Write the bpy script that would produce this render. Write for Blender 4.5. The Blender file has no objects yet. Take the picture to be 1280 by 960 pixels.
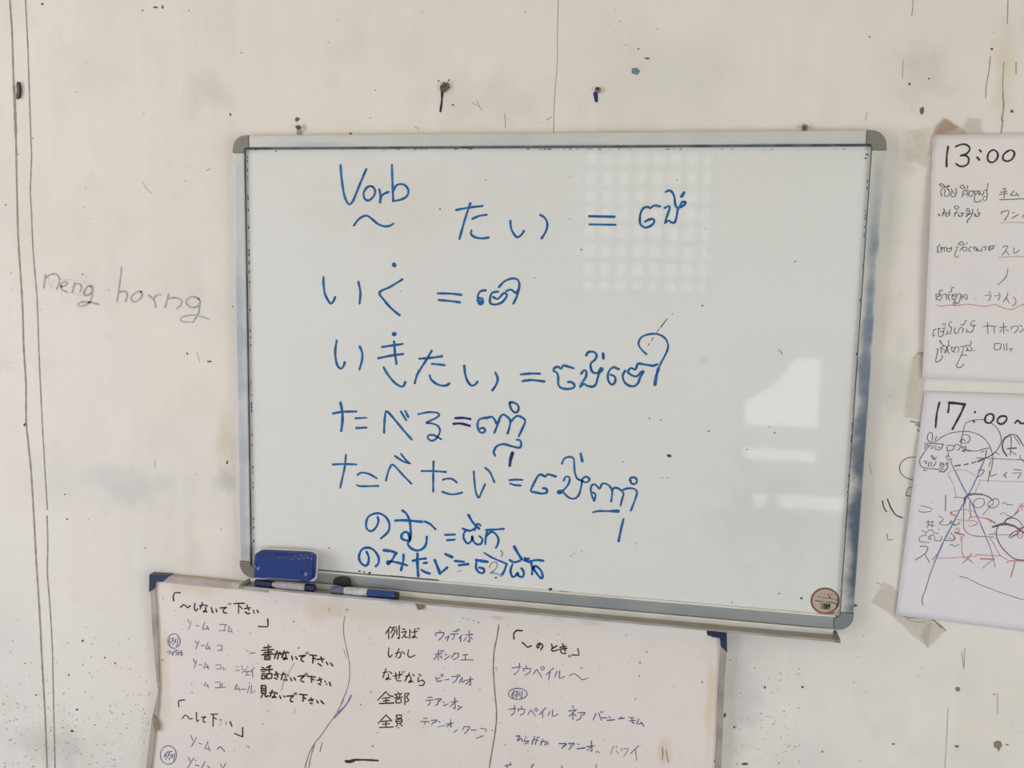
import bpy, bmesh, math, random
from mathutils import Vector, Matrix
S = bpy.context.scene
COL = S.collection
random.seed(7)
# ------------------------------------------------------------------ camera
F = 1120.0                                   # focal length in pixels of the 1280 wide frame
CAMP = Vector((0.27172, -1.66875, 1.54995))
YAW, PIT, ROL = 0.18578164, 1.44833524, 0.02080726
CM = Matrix.Rotation(YAW, 3, 'Z') @ Matrix.Rotation(PIT, 3, 'X') @ Matrix.Rotation(ROL, 3, 'Z')
cd = bpy.data.cameras.new('camera'); cam = bpy.data.objects.new('camera', cd); COL.objects.link(cam)
cd.sensor_width = 36; cd.lens = 36 * F / 1280; cd.clip_start = 0.02
cam.matrix_world = Matrix.Translation(CAMP) @ CM.to_4x4()
S.camera = cam
# ------------------------------------------------------------------ world, lights, exposure
W = bpy.data.worlds.new('sky'); S.world = W; W.use_nodes = True
W.node_tree.nodes['Background'].inputs[0].default_value = (0.99, 1.0, 0.97, 1)
W.node_tree.nodes['Background'].inputs[1].default_value = 1.16
def area(name, loc, target, sx, sy, power, col, spread=180):
    l = bpy.data.lights.new(name, 'AREA'); l.shape = 'RECTANGLE'; l.size = sx; l.size_y = sy
    l.energy = power; l.color = col; l.spread = math.radians(spread)
    o = bpy.data.objects.new(name, l); COL.objects.link(o); o.location = loc
    o.rotation_euler = (Vector(target) - Vector(loc)).to_track_quat('-Z', 'Y').to_euler()
    return o
# warm and cool fills added outside unseen side openings; daylight at the bars behind
area('warm_fill_left_high', (-3.05, -1.9, 2.15), (0, -1.2, 1.9), 1.9, .7, 32.5, (1.0, 0.895, 0.70))
area('cool_fill_left_low', (-3.05, -1.9, .85), (0, -.9, .7), 1.9, .9, 38.0, (0.65, 0.74, 1.0))
area('cool_fill_right_low', (3.35, -2.3, .85), (0, -.3, .5), 1.7, 1.3, 46, (0.88, 0.96, 1.0))
area('daylight_behind', (-0.1, -4.5, 1.95), (-0.1, 0, 1.95), 1.3, 1.0, 5.5, (0.97, 1.0, 0.97))
area('daylight_behind_low', (1.0, -4.5, .6), (1.0, 0, .6), .9, 1.15, 9, (1.0, 0.98, 0.96))
S.view_settings.view_transform = 'Standard'; S.view_settings.look = 'None'
S.view_settings.gamma = 1; S.view_settings.use_curve_mapping = False
S.view_settings.exposure = -0.07
# ------------------------------------------------------------------ helpers
def px(x, y, Y=0.0):
    d = CM @ Vector(((x - 640) / F, -(y - 480) / F, -1.0))
    return CAMP + d * ((Y - CAMP.y) / d.y)
ORG = {}
def link(o, parent=None):
    COL.objects.link(o)
    if parent is not None: o.parent = parent
def worg(o): return ORG.get(o.name, Vector((0, 0, 0)))
def obj(name, bm, mat, parent=None, smooth=False, origin=None):
    me = bpy.data.meshes.new(name); base = worg(parent) if parent is not None else Vector((0, 0, 0))
    org = base if origin is None else Vector(origin)
    bmesh.ops.recalc_face_normals(bm, faces=bm.faces)
    bmesh.ops.translate(bm, vec=-org, verts=bm.verts)
    bm.to_mesh(me); bm.free(); me.materials.append(mat)
    if smooth:
        for p in me.polygons: p.use_smooth = True
    o = bpy.data.objects.new(name, me); link(o, parent); o.location = org - base
    ORG[o.name] = org
    return o
def thing(name, label, cat, loc, group=None):
    o = bpy.data.objects.new(name, None); o.empty_display_size = .05; link(o); o.location = loc
    ORG[o.name] = Vector(loc); tag(o, label, cat, group); return o
def tag(o, label=None, cat=None, group=None, kind=None):
    if label: o['label'] = label
    if cat: o['category'] = cat
    if group: o['group'] = group
    if kind: o['kind'] = kind
    return o
def box(bm, x0, x1, y0, y1, z0, z1, bev=0.0, seg=2):
    b = bmesh.new(); bmesh.ops.create_cube(b, size=1)
    for v in b.verts:
        v.co = Vector(((x0 + x1) / 2 + v.co.x * (x1 - x0), (y0 + y1) / 2 + v.co.y * (y1 - y0), (z0 + z1) / 2 + v.co.z * (z1 - z0)))
    if bev: bmesh.ops.bevel(b, geom=b.edges[:], offset=bev, segments=seg, affect='EDGES', profile=.5)
    t = bpy.data.meshes.new('t'); b.to_mesh(t); b.free(); bm.from_mesh(t); bpy.data.meshes.remove(t)
    return bm
def nb(*a, **k): return box(bmesh.new(), *a, **k)
def prism(pts, y0, y1, bm=None, bev=0.0):
    """polygon of (x,z) points extruded from y0 (front) to y1 (back)"""
    b = bmesh.new()
    f = [b.verts.new((p[0], y0, p[1])) for p in pts]; k = [b.verts.new((p[0], y1, p[1])) for p in pts]
    b.faces.new(f); b.faces.new(k[::-1]); n = len(pts)
    for i in range(n): b.faces.new((f[i], k[i], k[(i + 1) % n], f[(i + 1) % n]))
    if bev:
        es = [e for e in b.edges if e.verts[0].co.y == y0 and e.verts[1].co.y == y0]
        bmesh.ops.bevel(b, geom=es, offset=bev, segments=2, affect='EDGES', profile=.5)
    if bm is None: return b
    t = bpy.data.meshes.new('t'); b.to_mesh(t); b.free(); bm.from_mesh(t); bpy.data.meshes.remove(t)
    return bm
def pxprism(pts, Y, back, bm=None, bev=0.0):
    return prism([(lambda p: (p.x, p.z))(px(x, y, Y)) for x, y in pts], Y, back, bm, bev)
def blob(bm, cx, cy, r, Y, dep, n=9, jag=.35, sx=1., sy=1., rnd=None):
    rnd = rnd or random
    pts = []
    for i in range(n):
        a = 2 * math.pi * i / n; q = r * (1 + rnd.uniform(-jag, jag))
        pts.append((cx + q * sx * math.cos(a), cy + q * sy * math.sin(a)))
    return pxprism(pts, Y - dep, Y, bm)
# ------------------------------------------------------------------ materials
def mat(name, col, rough=.6, metal=0., spec=.5, coat=0., var=0., vscale=8., col2=None, bump=0., bscale=60., detail=6., lo=.35, hi=.7, stretch=None):
    m = bpy.data.materials.new(name); m.use_nodes = True; N = m.node_tree.nodes; L = m.node_tree.links
    b = N['Principled BSDF']; b.inputs['Roughness'].default_value = rough; b.inputs['Metallic'].default_value = metal
    b.inputs['Specular IOR Level'].default_value = spec
    if coat: b.inputs['Coat Weight'].default_value = coat; b.inputs['Coat Roughness'].default_value = .06
    c = tuple(col) + (1,); b.inputs['Base Color'].default_value = c
    tc = N.new('ShaderNodeTexCoord'); src = tc.outputs['Object']
    if stretch:
        mp = N.new('ShaderNodeMapping'); mp.inputs['Scale'].default_value = stretch; L.new(src, mp.inputs[0]); src = mp.outputs[0]
    if col2 is None: col2 = tuple(max(0, v * (1 - (var or .12))) for v in col)
    n = N.new('ShaderNodeTexNoise'); n.inputs['Scale'].default_value = vscale; n.inputs['Detail'].default_value = detail
    r = N.new('ShaderNodeMapRange'); r.inputs[1].default_value = lo; r.inputs[2].default_value = hi
    mx = N.new('ShaderNodeMix'); mx.data_type = 'RGBA'; mx.inputs[6].default_value = c; mx.inputs[7].default_value = tuple(col2) + (1,)
    L.new(src, n.inputs[0]); L.new(n.outputs[0], r.inputs[0]); L.new(r.outputs[0], mx.inputs[0]); L.new(mx.outputs[2], b.inputs['Base Color'])
    if bump:
        n2 = N.new('ShaderNodeTexNoise'); n2.inputs['Scale'].default_value = bscale; n2.inputs['Detail'].default_value = 5
        bp = N.new('ShaderNodeBump'); bp.inputs['Strength'].default_value = bump; bp.inputs['Distance'].default_value = .004
        L.new(src, n2.inputs[0]); L.new(n2.outputs[0], bp.inputs['Height']); L.new(bp.outputs[0], b.inputs['Normal'])
    return m
def layer(m, col, scale, lo, hi, amt, stretch=None, detail=5., offs=0., kind='noise'):
    """lay one more stain layer of noise over the base colour"""
    N = m.node_tree.nodes; L = m.node_tree.links; b = N['Principled BSDF']; inp = b.inputs['Base Color']; prev = inp.links[0].from_socket
    tc = N.new('ShaderNodeTexCoord'); mp = N.new('ShaderNodeMapping'); mp.inputs['Location'].default_value = (offs, offs * .7, offs * 1.3)
    mp.inputs['Scale'].default_value = stretch or (1, 1, 1); L.new(tc.outputs['Object'], mp.inputs[0])
    if kind == 'noise':
        n = N.new('ShaderNodeTexNoise'); n.inputs['Scale'].default_value = scale; n.inputs['Detail'].default_value = detail; out = n.outputs[0]
    else:
        n = N.new('ShaderNodeTexVoronoi'); n.inputs['Scale'].default_value = scale; out = n.outputs['Distance']
    L.new(mp.outputs[0], n.inputs[0])
    r = N.new('ShaderNodeMapRange'); r.inputs[1].default_value = lo; r.inputs[2].default_value = hi; r.inputs[3].default_value = 0; r.inputs[4].default_value = amt
    mx = N.new('ShaderNodeMix'); mx.data_type = 'RGBA'; mx.inputs[7].default_value = tuple(col) + (1,)
    L.new(out, r.inputs[0]); L.new(r.outputs[0], mx.inputs[0]); L.new(prev, mx.inputs[6]); L.new(mx.outputs[2], inp)
def stain(m, col, x, y, rx, ry, amt, Y=0.0, soft=.9):
    """a smudge, also painted-in shade, with a place of its own on the surface: (x,y,r) are photo pixels turned into metres on the plane"""
    N = m.node_tree.nodes; L = m.node_tree.links; b = N['Principled BSDF']; inp = b.inputs['Base Color']; prev = inp.links[0].from_socket
    c = px(x, y, Y); e = px(x + rx, y, Y); g = px(x, y + ry, Y); ax = abs(e.x - c.x); az = abs(g.z - c.z)
    tc = N.new('ShaderNodeNewGeometry'); mp = N.new('ShaderNodeMapping'); mp.vector_type = 'POINT'
    mp.inputs['Scale'].default_value = (1 / ax, 0, 1 / az); mp.inputs['Location'].default_value = (-c.x / ax, 0, -c.z / az)
    L.new(tc.outputs['Position'], mp.inputs[0])
    nz = N.new('ShaderNodeTexNoise'); nz.inputs['Scale'].default_value = 22; nz.inputs['Detail'].default_value = 6; L.new(tc.outputs['Position'], nz.inputs[0])
    sep = N.new('ShaderNodeVectorMath'); sep.operation = 'LENGTH'; L.new(mp.outputs[0], sep.inputs[0])
    ad = N.new('ShaderNodeMath'); ad.operation = 'MULTIPLY_ADD'; L.new(nz.outputs[0], ad.inputs[0]); ad.inputs[1].default_value = 1.6
    L.new(sep.outputs['Value'], ad.inputs[2])
    r = N.new('ShaderNodeMapRange'); r.inputs[1].default_value = 1.8; r.inputs[2].default_value = 1.8 - soft; r.inputs[3].default_value = 0; r.inputs[4].default_value = amt
    r.interpolation_type = 'SMOOTHSTEP'
    mx = N.new('ShaderNodeMix'); mx.data_type = 'RGBA'; mx.inputs[7].default_value = tuple(col) + (1,)
    L.new(ad.outputs[0], r.inputs[0]); L.new(r.outputs[0], mx.inputs[0]); L.new(prev, mx.inputs[6]); L.new(mx.outputs[2], inp)
M = {}
M['wall'] = mat('painted_wall', (.84, .805, .775), .85, spec=.2, col2=(.80, .765, .73), vscale=2.2, bump=.10, bscale=55)
layer(M['wall'], (.66, .66, .62), 3.4, .48, .74, .55, offs=3.1)
layer(M['wall'], (.70, .66, .58), 11, .55, .75, .35, offs=12.0)
layer(M['wall'], (.86, .79, .71), 5.0, .52, .75, .5, offs=9.3)
layer(M['wall'], (.62, .58, .50), 26, .64, .80, .22, offs=5.5)
layer(M['wall'], (.86, .84, .83), 8, .5, .8, .5, stretch=(3.5, 1, .5), offs=2.2)
layer(M['wall'], (.48, .44, .38), 110, .70, .80, .35, offs=1.7, detail=3)
for a in ((165, 610, 95, 40, .8, (.66, .665, .66)), (60, 600, 60, 60, .3, (.70, .68, .68)), (262, 112, 40, 35, .5, (.64, .61, .53)),
          (110, 90, 70, 60, .5, (.72, .72, .64)), (280, 550, 18, 60, .6, (.66, .58, .45)), (240, 690, 14, 60, .3, (.66, .56, .44)),
          (1125, 480, 28, 70, .65, (.62, .62, .55)), (1150, 95, 60, 55, .35, (.56, .54, .48)), (1255, 90, 22, 90, .5, (.70, .61, .44)),  # first patch paints shade on the wall beside the whiteboard
          (930, 870, 38, 90, .6, (.60, .60, .64)), (60, 930, 70, 40, .4, (.50, .48, .46)), (1120, 260, 20, 90, .3, (.66, .65, .57)),  # first paints the old board's soft shadow, last the shade beside the whiteboard
          (280, 600, 20, 25, .7, (.55, .54, .52)), (245, 500, 50, 40, .3, (.74, .70, .55)), (1135, 200, 20, 26, .5, (.62, .56, .45)),
          (1010, 950, 60, 50, .3, (.66, .66, .69)), (200, 405, 70, 60, .35, (.86, .80, .78)), (600, 125, 120, 45, .4, (.64, .63, .60))):
    stain(M['wall'], a[5], a[0], a[1], a[2], a[3], a[4])
M['board'] = mat('whiteboard_enamel', (.79, .808, .81), .32, spec=.5, coat=.75, col2=(.765, .78, .772), vscale=3.0)
M['board'].node_tree.nodes['Principled BSDF'].inputs['Coat Roughness'].default_value = .04
layer(M['board'], (.745, .765, .775), 5, .55, .8, .35, offs=4)
M['old'] = mat('yellowed_board', (.84, .785, .765), .6, spec=.35, col2=(.81, .75, .725), vscale=4)
layer(M['old'], (.70, .62, .52), 9, .55, .8, .4, offs=7)
layer(M['old'], (.50, .45, .40), 90, .70, .80, .5, offs=2, detail=3)
for a in ((243, 735, 55, 14, .5, (.72, .57, .38)), (205, 840, 12, 90, .5, (.72, .58, .40)), (400, 765, 40, 20, .45, (.70, .58, .42)),
          (830, 940, 14, 26, .45, (.66, .46, .30)), (888, 880, 8, 90, .6, (.72, .58, .38)), (470, 770, 120, 14, .35, (.70, .60, .46)), (620, 772, 14, 6, .5, (.45, .33, .2))):
    stain(M['old'], a[5], a[0], a[1], a[2], a[3], a[4], Y=-.014)
M['alu'] = mat('aluminium_rail', (.66, .675, .66), .4, metal=.2, col2=(.58, .61, .64), vscale=9, lo=.45, hi=.7)
M['alu_blue'] = mat('ink_stained_rail', (.60, .60, .56), .45, metal=.1, col2=(.48, .52, .55), vscale=14, lo=.4, hi=.65, stretch=(3, 1, .3))
stain(M['alu_blue'], (.072, .105, .16), 1076, 640, 22, 300, .95, Y=-.018, soft=.8)
stain(M['alu_blue'], (.17, .225, .30), 1086, 400, 10, 200, .8, Y=-.018)
stain(M['alu_blue'], (.055, .085, .15), 1070, 690, 6, 90, .5, Y=-.018)
M['alu_left'] = mat('blue_grey_rail', (.62, .64, .64), .45, metal=.1, col2=(.54, .57, .59), vscale=14, stretch=(3, 1, .3))
stain(M['alu_left'], (.36, .42, .48), 299, 420, 12, 190, .85, Y=-.018)
stain(M['alu_left'], (.38, .42, .46), 303, 640, 10, 120, .6, Y=-.018)
stain(M['alu'], (.42, .50, .60), 395, 181, 55, 5, .6, Y=-.018); stain(M['alu'], (.45, .52, .60), 700, 181, 140, 4, .4, Y=-.018); stain(M['alu'], (.40, .47, .56), 960, 181, 90, 4, .5, Y=-.018)
stain(M['board'], (.60, .63, .66), 880, 450, 10, 8, .5, Y=-.0105); stain(M['board'], (.66, .64, .57), 480, 250, 150, 70, .25, Y=-.0105); stain(M['board'], (.62, .63, .63), 960, 640, 120, 110, .35, Y=-.0105)
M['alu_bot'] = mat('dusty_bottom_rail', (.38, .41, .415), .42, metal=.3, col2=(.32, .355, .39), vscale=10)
M['tray'] = mat('tray_aluminium', (.40, .385, .355), .5, metal=.3, col2=(.34, .32, .285), vscale=30)
M['tray_highlight'] = mat('highlight_tray_strip', (.86, .855, .83), .4, metal=.1, col2=(.76, .75, .72), vscale=20)  # whitened to paint highlights on the inner lip and mounting strip
M['cap'] = mat('grey_corner_plastic', (.245, .235, .20), .55, col2=(.22, .21, .18), vscale=20)
M['cap_cool'] = mat('worn_corner_plastic', (.21, .24, .25), .5, col2=(.16, .19, .22), vscale=25)
M['dirt'] = mat('black_grime', (.04, .045, .05), .8, col2=(.10, .11, .12), vscale=60)
M['groove'] = mat('groove_shadow_grey', (.12, .135, .14), .7, col2=(.05, .06, .07), vscale=30, lo=.45, hi=.6)
M['steel'] = mat('worn_steel_trim', (.47, .435, .41), .45, metal=.3, col2=(.36, .32, .295), vscale=18, lo=.45, hi=.62)
M['taupe'] = mat('dull_taupe_trim', (.44, .385, .345), .5, metal=.2, col2=(.54, .49, .45), vscale=16, lo=.5, hi=.65)
M['steel_bright'] = mat('glare_white_steel', (.93, .90, .89), .35, metal=.1, col2=(.72, .68, .66), vscale=12, lo=.55, hi=.75)  # base whitened to paint in the glare along the top trim
M['blue_cap'] = mat('navy_corner_plastic', (.011, .023, .078), .4, col2=(.02, .035, .10), vscale=40)
M['ink_blue'] = mat('blue_marker_ink', (.007, .108, .32), .6, spec=.3, col2=(.022, .18, .42), vscale=55, lo=.4, hi=.65)
M['ink_navy'] = mat('dark_blue_marker_ink', (.012, .03, .16), .6, spec=.3, col2=(.012, .05, .22), vscale=55)
M['ink_bright'] = mat('bright_blue_marker_ink', (.003, .15, .46), .6, spec=.3, col2=(.005, .095, .33), vscale=55)
M['ink_grey'] = mat('rubbed_grey_ink', (.26, .33, .42), .7, col2=(.40, .44, .48), vscale=60)
M['ink_black'] = mat('black_marker_ink', (.045, .037, .032), .7, spec=.2, col2=(.10, .085, .075), vscale=120, lo=.5, hi=.7)
M['ink_brown'] = mat('faded_black_ink', (.17, .14, .125), .7, col2=(.30, .25, .22), vscale=120)
M['pen_blue'] = mat('faded_blue_pen', (.13, .15, .27), .7, spec=.2, col2=(.27, .27, .36), vscale=110)
M['pen_strong'] = mat('blue_pen_ink', (.075, .10, .25), .7, spec=.2, col2=(.14, .17, .32), vscale=110)
M['pen_faint'] = mat('nearly_gone_pen', (.42, .40, .44), .7, col2=(.48, .44, .44), vscale=110)
M['bic'] = mat('dark_ballpoint', (.105, .09, .09), .7, col2=(.19, .165, .165), vscale=100)
M['red_pen'] = mat('red_ballpoint', (.50, .17, .16), .7, col2=(.62, .26, .24), vscale=100)
M['pink_pen'] = mat('faint_red_ballpoint', (.62, .36, .35), .7, col2=(.66, .46, .44), vscale=100)
M['blue_pen2'] = mat('blue_ballpoint', (.09, .12, .36), .7, col2=(.20, .24, .46), vscale=100)
M['pencil'] = mat('grey_crayon', (.37, .375, .40), .8, col2=(.52, .515, .51), vscale=110, lo=.4, hi=.7)
M['pencil_red'] = mat('pink_crayon', (.70, .50, .45), .8, col2=(.74, .60, .54), vscale=100)
M['pencil_purple'] = mat('purple_grey_crayon', (.33, .27, .32), .8, col2=(.48, .42, .44), vscale=100)
M['crack'] = mat('brown_wall_crack', (.31, .27, .215), .9, col2=(.40, .35, .28), vscale=50, lo=.4, hi=.65)
M['crack_warm'] = mat('orange_wall_crack', (.42, .29, .17), .9, col2=(.60, .46, .30), vscale=60)
M['speck'] = mat('dark_specks', (.10, .085, .075), .8, col2=(.20, .17, .14), vscale=30)
M['speck_soft'] = mat('soft_specks', (.34, .30, .26), .8, col2=(.46, .41, .36), vscale=30)
M['plug'] = mat('brown_wall_plug', (.11, .09, .055), .85, col2=(.20, .18, .13), vscale=300, bump=.6, bscale=500)
M['plug_tan'] = mat('tan_filler', (.33, .26, .15), .85, col2=(.22, .17, .10), vscale=200)
M['chip_blue'] = mat('blue_under_paint', (.13, .22, .27), .8, col2=(.22, .30, .30), vscale=150)
M['black'] = mat('black_plastic', (.012, .012, .013), .4, col2=(.02, .02, .022), vscale=50)
M['eraser'] = mat('blue_eraser_plastic', (.006, .038, .215), .3, spec=.5, coat=.3, col2=(.005, .030, .19), vscale=12)
M['felt'] = mat('white_felt', (.80, .79, .80), .9, col2=(.70, .69, .70), vscale=60, bump=.3, bscale=400)
M['navy'] = mat('navy_pen_plastic', (.010, .016, .085), .35, coat=.3, col2=(.008, .012, .06), vscale=40)
M['pen_label'] = mat('grey_pen_sleeve', (.36, .35, .39), .5, col2=(.50, .49, .54), vscale=350, lo=.4, hi=.6)
M['pen_white'] = mat('white_pen_sleeve', (.62, .63, .66), .4, col2=(.40, .42, .46), vscale=90, lo=.45, hi=.6)
M['pen_end'] = mat('slate_pen_end', (.07, .11, .20), .4, col2=(.16, .20, .28), vscale=140)
M['pen_cap'] = mat('royal_blue_pen_cap', (.006, .05, .26), .3, coat=.4, col2=(.006, .035, .19), vscale=30)
M['paper'] = mat('white_paper', (.83, .79, .80), .75, spec=.2, col2=(.80, .76, .77), vscale=5, bump=.05, bscale=20)
M['paper2'] = mat('cool_white_paper', (.79, .77, .83), .75, spec=.2, col2=(.77, .745, .80), vscale=5, bump=.05, bscale=20)
M['st_red'] = mat('sticker_dark_red', (.17, .06, .055), .5, col2=(.26, .10, .09), vscale=200)
M['st_bg'] = mat('sticker_beige', (.49, .44, .35), .5, col2=(.50, .38, .31), vscale=200)
M['st_green'] = mat('sticker_green', (.03, .11, .05), .5, col2=(.05, .14, .07), vscale=200)
M['st_orange'] = mat('sticker_red_print', (.42, .09, .06), .5, col2=(.48, .14, .10), vscale=200)
M['white'] = mat('white_print', (.8, .8, .8), .5)
M['floor'] = mat('floor_tiles', (.50, .50, .51), .4, col2=(.43, .43, .44), vscale=3)
M['ceil'] = mat('ceiling_paint', (.78, .70, .56), .9, col2=(.74, .66, .52), vscale=2)
M['room'] = mat('room_paint', (.74, .68, .58), .85, col2=(.69, .63, .54), vscale=2)
M['wood'] = mat('brown_wood', (.20, .12, .07), .5, col2=(.13, .075, .04), vscale=5, stretch=(8, 8, 1))
M['iron'] = mat('painted_iron_bar', (.30, .34, .33), .5, col2=(.24, .27, .27), vscale=12)
def tape_mat(name, col, alpha, rough=.12):
    m = mat(name, col, rough, spec=.6, col2=tuple(v * .9 for v in col), vscale=60, bump=.25, bscale=150)
    N = m.node_tree.nodes; L = m.node_tree.links; b = N['Principled BSDF']
    n = N.new('ShaderNodeTexNoise'); n.inputs['Scale'].default_value = 70; r = N.new('ShaderNodeMapRange')
    r.inputs[1].default_value = .35; r.inputs[2].default_value = .65; r.inputs[3].default_value = alpha * .6; r.inputs[4].default_value = min(1, alpha * 1.4)
    L.new(n.outputs[0], r.inputs[0]); L.new(r.outputs[0], b.inputs['Alpha'])
    return m
M['tape_clear'] = tape_mat('clear_tape', (.74, .69, .56), .30, .06)
M['tape_tan'] = tape_mat('yellowed_tape', (.58, .43, .32), .5)
M['tape_pale'] = tape_mat('pale_tape', (.64, .54, .43), .30, .25)
gl = bpy.data.materials.new('window_glass'); gl.use_nodes = True
gb = gl.node_tree.nodes['Principled BSDF']; gb.inputs['Base Color'].default_value = (1, 1, 1, 1); gb.inputs['Roughness'].default_value = 0.02
gb.inputs['Alpha'].default_value = .08
M['glass'] = gl
# ------------------------------------------------------------------ the room
X0, X1, YB, ZT = -2.75, 3.05, -4.1, 3.0
def struct(name, bm, m, parent=None):
    o = obj(name, bm, m, parent)
    if parent is None: o['kind'] = 'structure'
    return o
wall = struct('wall_front', nb(X0 - .2, X1 + .2, 0, .2, 0, ZT), M['wall'])
struct('floor', nb(X0 - .2, X1 + .2, YB - .2, .2, -.1, 0), M['floor'])
struct('ceiling', nb(X0 - .2, X1 + .2, YB - .2, .2, ZT, ZT + .1), M['ceil'])
def holed(axis, fixed, a0, a1, holes, name, m):
    """wall slab with rectangular openings; holes = (u0,u1,z0,z1)"""
    bm = bmesh.new(); us = sorted({a0, a1, *[h[0] for h in holes], *[h[1] for h in holes]})
    zs = sorted({0, ZT, *[h[2] for h in holes], *[h[3] for h in holes]})
    for i in range(len(us) - 1):
        for j in range(len(zs) - 1):
            cu, cz = (us[i] + us[i + 1]) / 2, (zs[j] + zs[j + 1]) / 2
            if any(h[0] < cu < h[1] and h[2] < cz < h[3] for h in holes): continue
            if axis == 'x': box(bm, us[i], us[i + 1], fixed[0], fixed[1], zs[j], zs[j + 1])
            else: box(bm, fixed[0], fixed[1], us[i], us[i + 1], zs[j], zs[j + 1])
    bmesh.ops.remove_doubles(bm, verts=bm.verts, dist=1e-5)
    return struct(name, bm, m)
holed('x', (YB - .15, YB), X0 - .2, X1 + .2, [(-1.12, .45, 1.42, 2.45), (.62, 1.42, 0, 1.25)], 'wall_back', M['room'])
holed('y', (X0 - .15, X0), YB, 0, [(-2.9, -.95, .30, 2.6)], 'wall_left', M['room'])
holed('y', (X1, X1 + .15), YB, 0, [(-3.3, -1.3, 0, 2.05)], 'wall_right', M['room'])
def win_x(name, x0, x1, z0, z1, y, nx, nz):
    w = struct(name, nb(x0, x1, y + .02, y + .05, z0, z0 + .04), M['wood'])
    obj('frame_rail', nb(x0, x1, y + .02, y + .05, z1 - .04, z1), M['wood'], w)
    for x in (x0, x1 - .04): obj('frame_stile', nb(x, x + .04, y + .02, y + .05, z0 + .04, z1 - .04), M['wood'], w)
    for i in range(1, nx): x = x0 + (x1 - x0) * i / nx; obj('bar', nb(x - .022, x + .022, y + .025, y + .041, z0 + .04, z1 - .04), M['iron'], w)
    for i in range(1, nz): z = z0 + (z1 - z0) * i / nz; obj('bar', nb(x0 + .04, x1 - .04, y + .041, y + .055, z - .02, z + .02), M['iron'], w)
win_x('window_1', -1.12, .45, 1.42, 2.45, YB - .1, 15, 9)
for x in (-1.08, -.86, -.64): obj('reflection_blocker', nb(x, x + .215, YB - .075, YB - .055, 1.46, 2.41), M['room'], bpy.data.objects['window_1'])  # boards added over the left half to dim the window's reflection
w2 = struct('window_2', nb(X0 - .1, X0 - .05, -2.9, -.95, .30, .35), M['wood'])
obj('frame_rail', nb(X0 - .1, X0 - .05, -2.9, -.95, 2.55, 2.60), M['wood'], w2)
for y in (-2.9, -1.95, -1.0): obj('frame_stile', nb(X0 - .1, X0 - .05, y, y + .05, .35, 2.55), M['wood'], w2)
d1 = struct('reflection_shutter', nb(.62, .69, YB - .12, YB - .07, 0, 1.25), M['wood'])     # unseen slatted shutter, its gaps shaped for the bars reflected in the board
obj('stile', nb(1.35, 1.42, YB - .12, YB - .07, 0, 1.25), M['wood'], d1)
for z0, z1 in ((1.06, 1.25), (.48, .62), (.19, .40), (.0, .09)): obj('rail', nb(.69, 1.35, YB - .12, YB - .07, z0, z1), M['wood'], d1)
obj('panel', nb(.69, .77, YB - .11, YB - .08, .09, .19), M['wood'], d1); obj('panel', nb(.85, .92, YB - .11, YB - .08, .09, .19), M['wood'], d1); obj('panel', nb(1.14, 1.35, YB - .11, YB - .08, .40, .48), M['wood'], d1)
obj('foliage_mask', prism([(.69, 1.06), (.98, 1.06), (.86, .88), (.69, .78)], YB - .11, YB - .08), M['wood'], d1)  # added wedge cutting the reflection where foliage darkens it
obj('panel', nb(1.14, 1.35, YB - .11, YB - .08, .62, 1.06), M['wood'], d1)
d2 = struct('door_2', nb(X1 + .02, X1 + .08, -3.3, -3.23, 0, 2.05), M['wood'])
obj('door_post', nb(X1 + .02, X1 + .08, -1.37, -1.3, 0, 2.05), M['wood'], d2); obj('door_head', nb(X1 + .02, X1 + .08, -3.23, -1.37, 1.98, 2.05), M['wood'], d2)
# ------------------------------------------------------------------ ink
def smooth(pts, soft=True):
    if len(pts) < 3: return pts
    out = []; n = len(pts); closed = (Vector(pts[0]) - Vector(pts[-1])).length < 1e-6
    T = .5 if soft else .22
    for i in range(n - 1):
        p1, p2 = Vector(pts[i]), Vector(pts[i + 1])
        p0 = Vector(pts[i - 1]) if i > 0 else (Vector(pts[-2]) if closed else p1 * 2 - p2 if False else p1)
        p3 = Vector(pts[i + 2]) if i + 2 < n else (Vector(pts[1]) if closed else p2)
        m1 = (p2 - p0) * T; m2 = (p3 - p1) * T; d = (p2 - p1).length
        for m in (m1, m2):
            if m.length > d: m *= d / m.length
        k = max(3, min(10, int(d / 2.0)))
        for j in range(k):
            t = j / k
            out.append(p1 * (2*t**3 - 3*t*t + 1) + m1 * (t**3 - 2*t*t + t) + p2 * (-2*t**3 + 3*t*t) + m2 * (t**3 - t*t))
    out.append(Vector(pts[-1])); return [tuple(v) for v in out]
CNT = [0]
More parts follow.
